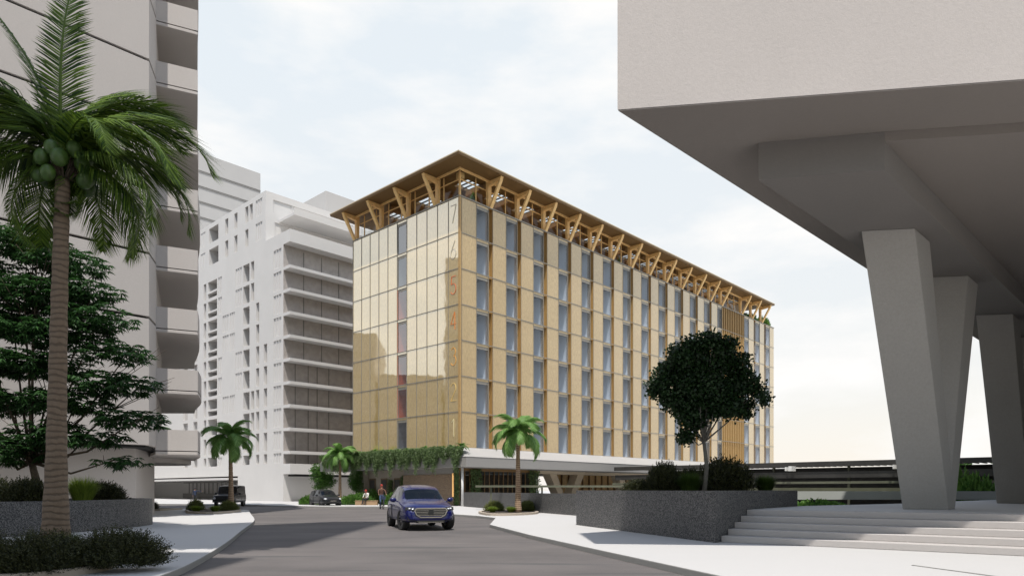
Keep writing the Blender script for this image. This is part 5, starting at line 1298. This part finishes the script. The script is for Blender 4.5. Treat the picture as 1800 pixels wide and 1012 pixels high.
def person(loc, rz, pose, mats, label, hair, scale=1.0, z=SW):
    """pose: dict of overrides. facing +x"""
    r = empty('person', (*loc, z), rz, scale); tag(r, label, 'person')
    J = dict(pelvis=(0, 0, .95, .13), waist=(0, 0, 1.1, .115), chest=(0, 0, 1.32, .145), neck=(0, 0, 1.47, .055), head=(.01, 0, 1.60, .085), crown=(.01, 0, 1.70, .07),
             hl=(0, .09, .9, .085), kl=(.02, .1, .5, .058), al=(0, .1, .09, .04), tl=(.16, .11, .04, .035), hr=(0, -.09, .9, .085), kr=(.02, -.1, .5, .058), ar=(0, -.1, .09, .04), tr=(.16, -.11, .04, .035),
             sl=(0, .18, 1.40, .06), el=(-.02, .24, 1.13, .042), wl=(.06, .25, .90, .028), pl=(.08, .25, .82, .034), sr=(0, -.18, 1.40, .06), er=(-.02, -.24, 1.13, .042), wr=(.06, -.25, .90, .028), pr=(.08, -.25, .82, .034))
    for k, v in pose.items(): J[k] = (*v, J[k][3])
    E = [('pelvis', 'waist'), ('waist', 'chest'), ('chest', 'neck'), ('neck', 'head'), ('head', 'crown'), ('pelvis', 'hl'), ('hl', 'kl'), ('kl', 'al'), ('al', 'tl'), ('pelvis', 'hr'), ('hr', 'kr'), ('kr', 'ar'), ('ar', 'tr'),
         ('chest', 'sl'), ('sl', 'el'), ('el', 'wl'), ('wl', 'pl'), ('chest', 'sr'), ('sr', 'er'), ('er', 'wr'), ('wr', 'pr')]
    def zones(e, c):
        a, b = e
        if b in ('head', 'crown'): return 0
        if b in ('pl', 'pr'): return 0
        if b in ('tl', 'tr'): return 3
        if b in ('hl', 'kl', 'al', 'hr', 'kr', 'ar'): return 2
        return 1
    b = skin_body('body', J, E, mats, zones, r)
    # fingers, thumb, face joined into the same body mesh
    m = MB()
    for w_, p_ in (('wl', 'pl'), ('wr', 'pr')):
        a = Vector(J[w_][:3]); q = Vector(J[p_][:3]); d = (q-a).normalized(); s_ = d.cross(Vector((0, 1, .2))).normalized()
        for k in range(4):
            o_ = q+s_*(k-1.5)*.019; l = (.062, .072, .068, .052)[k]; m.tube([tuple(o_), tuple(o_+d*l*.55), tuple(o_+d*l+Vector((0, 0, -.012)))], [.009, .0085, .007], 6)
        o_ = a.lerp(q, .5)+s_*-.03; m.tube([tuple(o_), tuple(o_+d*.03-s_*.02), tuple(o_+d*.06-s_*.025)], [.010, .0095, .008], 6)
    hd = Vector(J['head'][:3]); m.ball(tuple(hd+Vector((.088, 0, 0))), (.016, .012, .02), seg=8, rings=5)
    for s_ in (-1, 1): m.ball(tuple(hd+Vector((.01, s_*.088, .0))), (.015, .008, .028), seg=8, rings=5); m.ball(tuple(hd+Vector((.078, s_*.032, .03))), (.012, .014, .009), mi=1, seg=8, rings=5)
    m.tube([tuple(hd+Vector((.084, -.025, -.045))), tuple(hd+Vector((.084, .025, -.045)))], [.006, .006], 6, mi=1)
    m.build('face_and_hands', [M['skin'], M['darkcloth']], b)
    h = MB().ball(tuple(hd+Vector((-.022, 0, .055))), (.108, .103, .105)); 
    if hair[1]: h.ball(tuple(hd+Vector((-.045, 0, -.06))), (.085, .10, .13))
    h.build('hair', hair[0], r)
    return r
S_ = lambda *a: [M[x] for x in a]
# cyclist with bicycle
bx, by = G(671, 894, 0); ch = math.atan2(-.93, .37)
person((bx, by), ch, dict(pelvis=(-.15, 0, .98), waist=(-.13, 0, 1.13), chest=(-.09, 0, 1.36), neck=(-.06, 0, 1.52), head=(-.04, 0, 1.66), crown=(-.04, 0, 1.76), hl=(-.1, .09, .95), kl=(.22, .11, .72), al=(.10, .12, .30), tl=(.24, .13, .24), hr=(-.1, -.09, .95), kr=(.12, -.11, .55), ar=(.0, -.12, .14), tr=(.15, -.13, .08),
     sl=(-.06, .19, 1.44), el=(.10, .27, 1.22), wl=(.30, .27, 1.06), pl=(.37, .26, 1.04), sr=(-.06, -.19, 1.44), er=(.10, -.27, 1.22), wr=(.30, -.27, 1.06), pr=(.37, -.26, 1.04)), S_('skin', 'tan', 'jeans', 'darkcloth'), 'cyclist in red headscarf, tan vest and jeans riding left of the blue SUV', (M['redcloth'], True), 1.06, z=.0)
def bicycle(loc, rz):
    r = empty('bicycle', (*loc, 0), rz, 1.06); tag(r, 'dark city bicycle ridden by the person in the red headscarf', 'bicycle')
    for x in (-.52, .52):
        m = MB(); n = 28
        pts = [(x+.33*math.cos(2*PI*k/n), 0, .34+.33*math.sin(2*PI*k/n)) for k in range(n+1)]; m.tube(pts, [.018]*(n+1), 6, caps=False)
        w_ = m.build('wheel', M['rubber'], r); m = MB()
        for k in range(12): a = 2*PI*k/12; m.tube([(x, 0, .34), (x+.32*math.cos(a), 0, .34+.32*math.sin(a))], [.003, .003], 4)
        m.build('spokes', M['chrome'], w_)
    m = MB()
    for a, b in (((-.52, 0, .34), (-.1, 0, .3)), ((-.1, 0, .3), (-.2, 0, .82)), ((-.52, 0, .34), (-.18, 0, .75)), ((-.1, 0, .3), (.36, 0, .74)), ((-.18, 0, .75), (.34, 0, .84)), ((.52, 0, .34), (.32, 0, .95)), ((-.2, 0, .82), (-.2, 0, .88))): m.tube([a, b], [.018, .018], 8)
    m.build('frame', M['trim'], r); MB().ball((-.2, 0, .90), (.13, .07, .035)).build('saddle', M['trim'], r)
    MB().tube([(.36, -.27, 1.0), (.34, 0, .98), (.36, .27, 1.0)], [.014]*3, 8).tube([(.32, 0, .94), (.34, 0, .98)], [.016, .016], 8).build('handlebar', M['trim'], r)
    MB().box(.02-.07, .02+.07, .08, .18, .2, .23).box(-.02-.07, -.02+.07, -.18, -.08, .05, .08).tube([(-.1, -.12, .12), (-.1, .12, .24)], [.012, .012], 6).build('pedal', M['trim'], r)
    MB().box(.40, .66, -.16, .16, .72, .94).build('basket', M['navy'], r)
bicycle((bx, by), ch)
# bench and seated person
b0 = Vector(G(623, 887.2, SW)); b1 = Vector(G(663, 887.2, SW))
r_ = empty('bench', ((b0.x+b1.x)/2, b0.y+.35, SW), 0); tag(r_, 'long solid wooden bench in front of the podium wall', 'bench')
hl = (b1.x-b0.x)/2
m = MB(); 
for k in range(4): m.box(-hl, hl, -.22+k*.115, -.12+k*.115, .36, .41)
m.build('seat', M['bench_wood'], r_, bevel=.008); MB().box(-hl+.02, hl-.02, -.20, .22, .0, .357).build('base', M['bench_wood'], r_)
x_ = (644-900)/1210*b0.y
person((x_, b0.y+.42), math.atan2(-1, -.45), dict(pelvis=(-.0, 0, .52), waist=(.03, 0, .68), chest=(.12, 0, .90), neck=(.2, 0, 1.05), head=(.24, 0, 1.17), crown=(.25, 0, 1.27), hl=(.06, .09, .50), kl=(.45, .11, .50), al=(.48, .1, .09), tl=(.62, .11, .04), hr=(.06, -.09, .50), kr=(.45, -.10, .53), ar=(.62, -.08, .12), tr=(.76, -.08, .07),
     sl=(.14, .18, .98), el=(.22, .24, .74), wl=(.42, .16, .66), pl=(.48, .12, .63), sr=(.14, -.18, .98), er=(.22, -.24, .74), wr=(.42, -.16, .66), pr=(.48, -.12, .64)), S_('skin', 'whitecloth', 'darkcloth', 'darkcloth'), 'person in white top with red hair sitting on the wooden bench', (M['redcloth'], True), 1.05)
xm, ym = (343-900)/1210*68.0, 68.0
person((xm, ym), R(-60), dict(sl=(0, .18, 1.42), el=(.02, .45, 1.40), wl=(.04, .68, 1.40), pl=(.05, .76, 1.40)), S_('skin', 'navy', 'darkcloth', 'darkcloth'), 'person in navy top standing on the far pavement with one arm stretched out', (M['darkcloth'], False), .88)
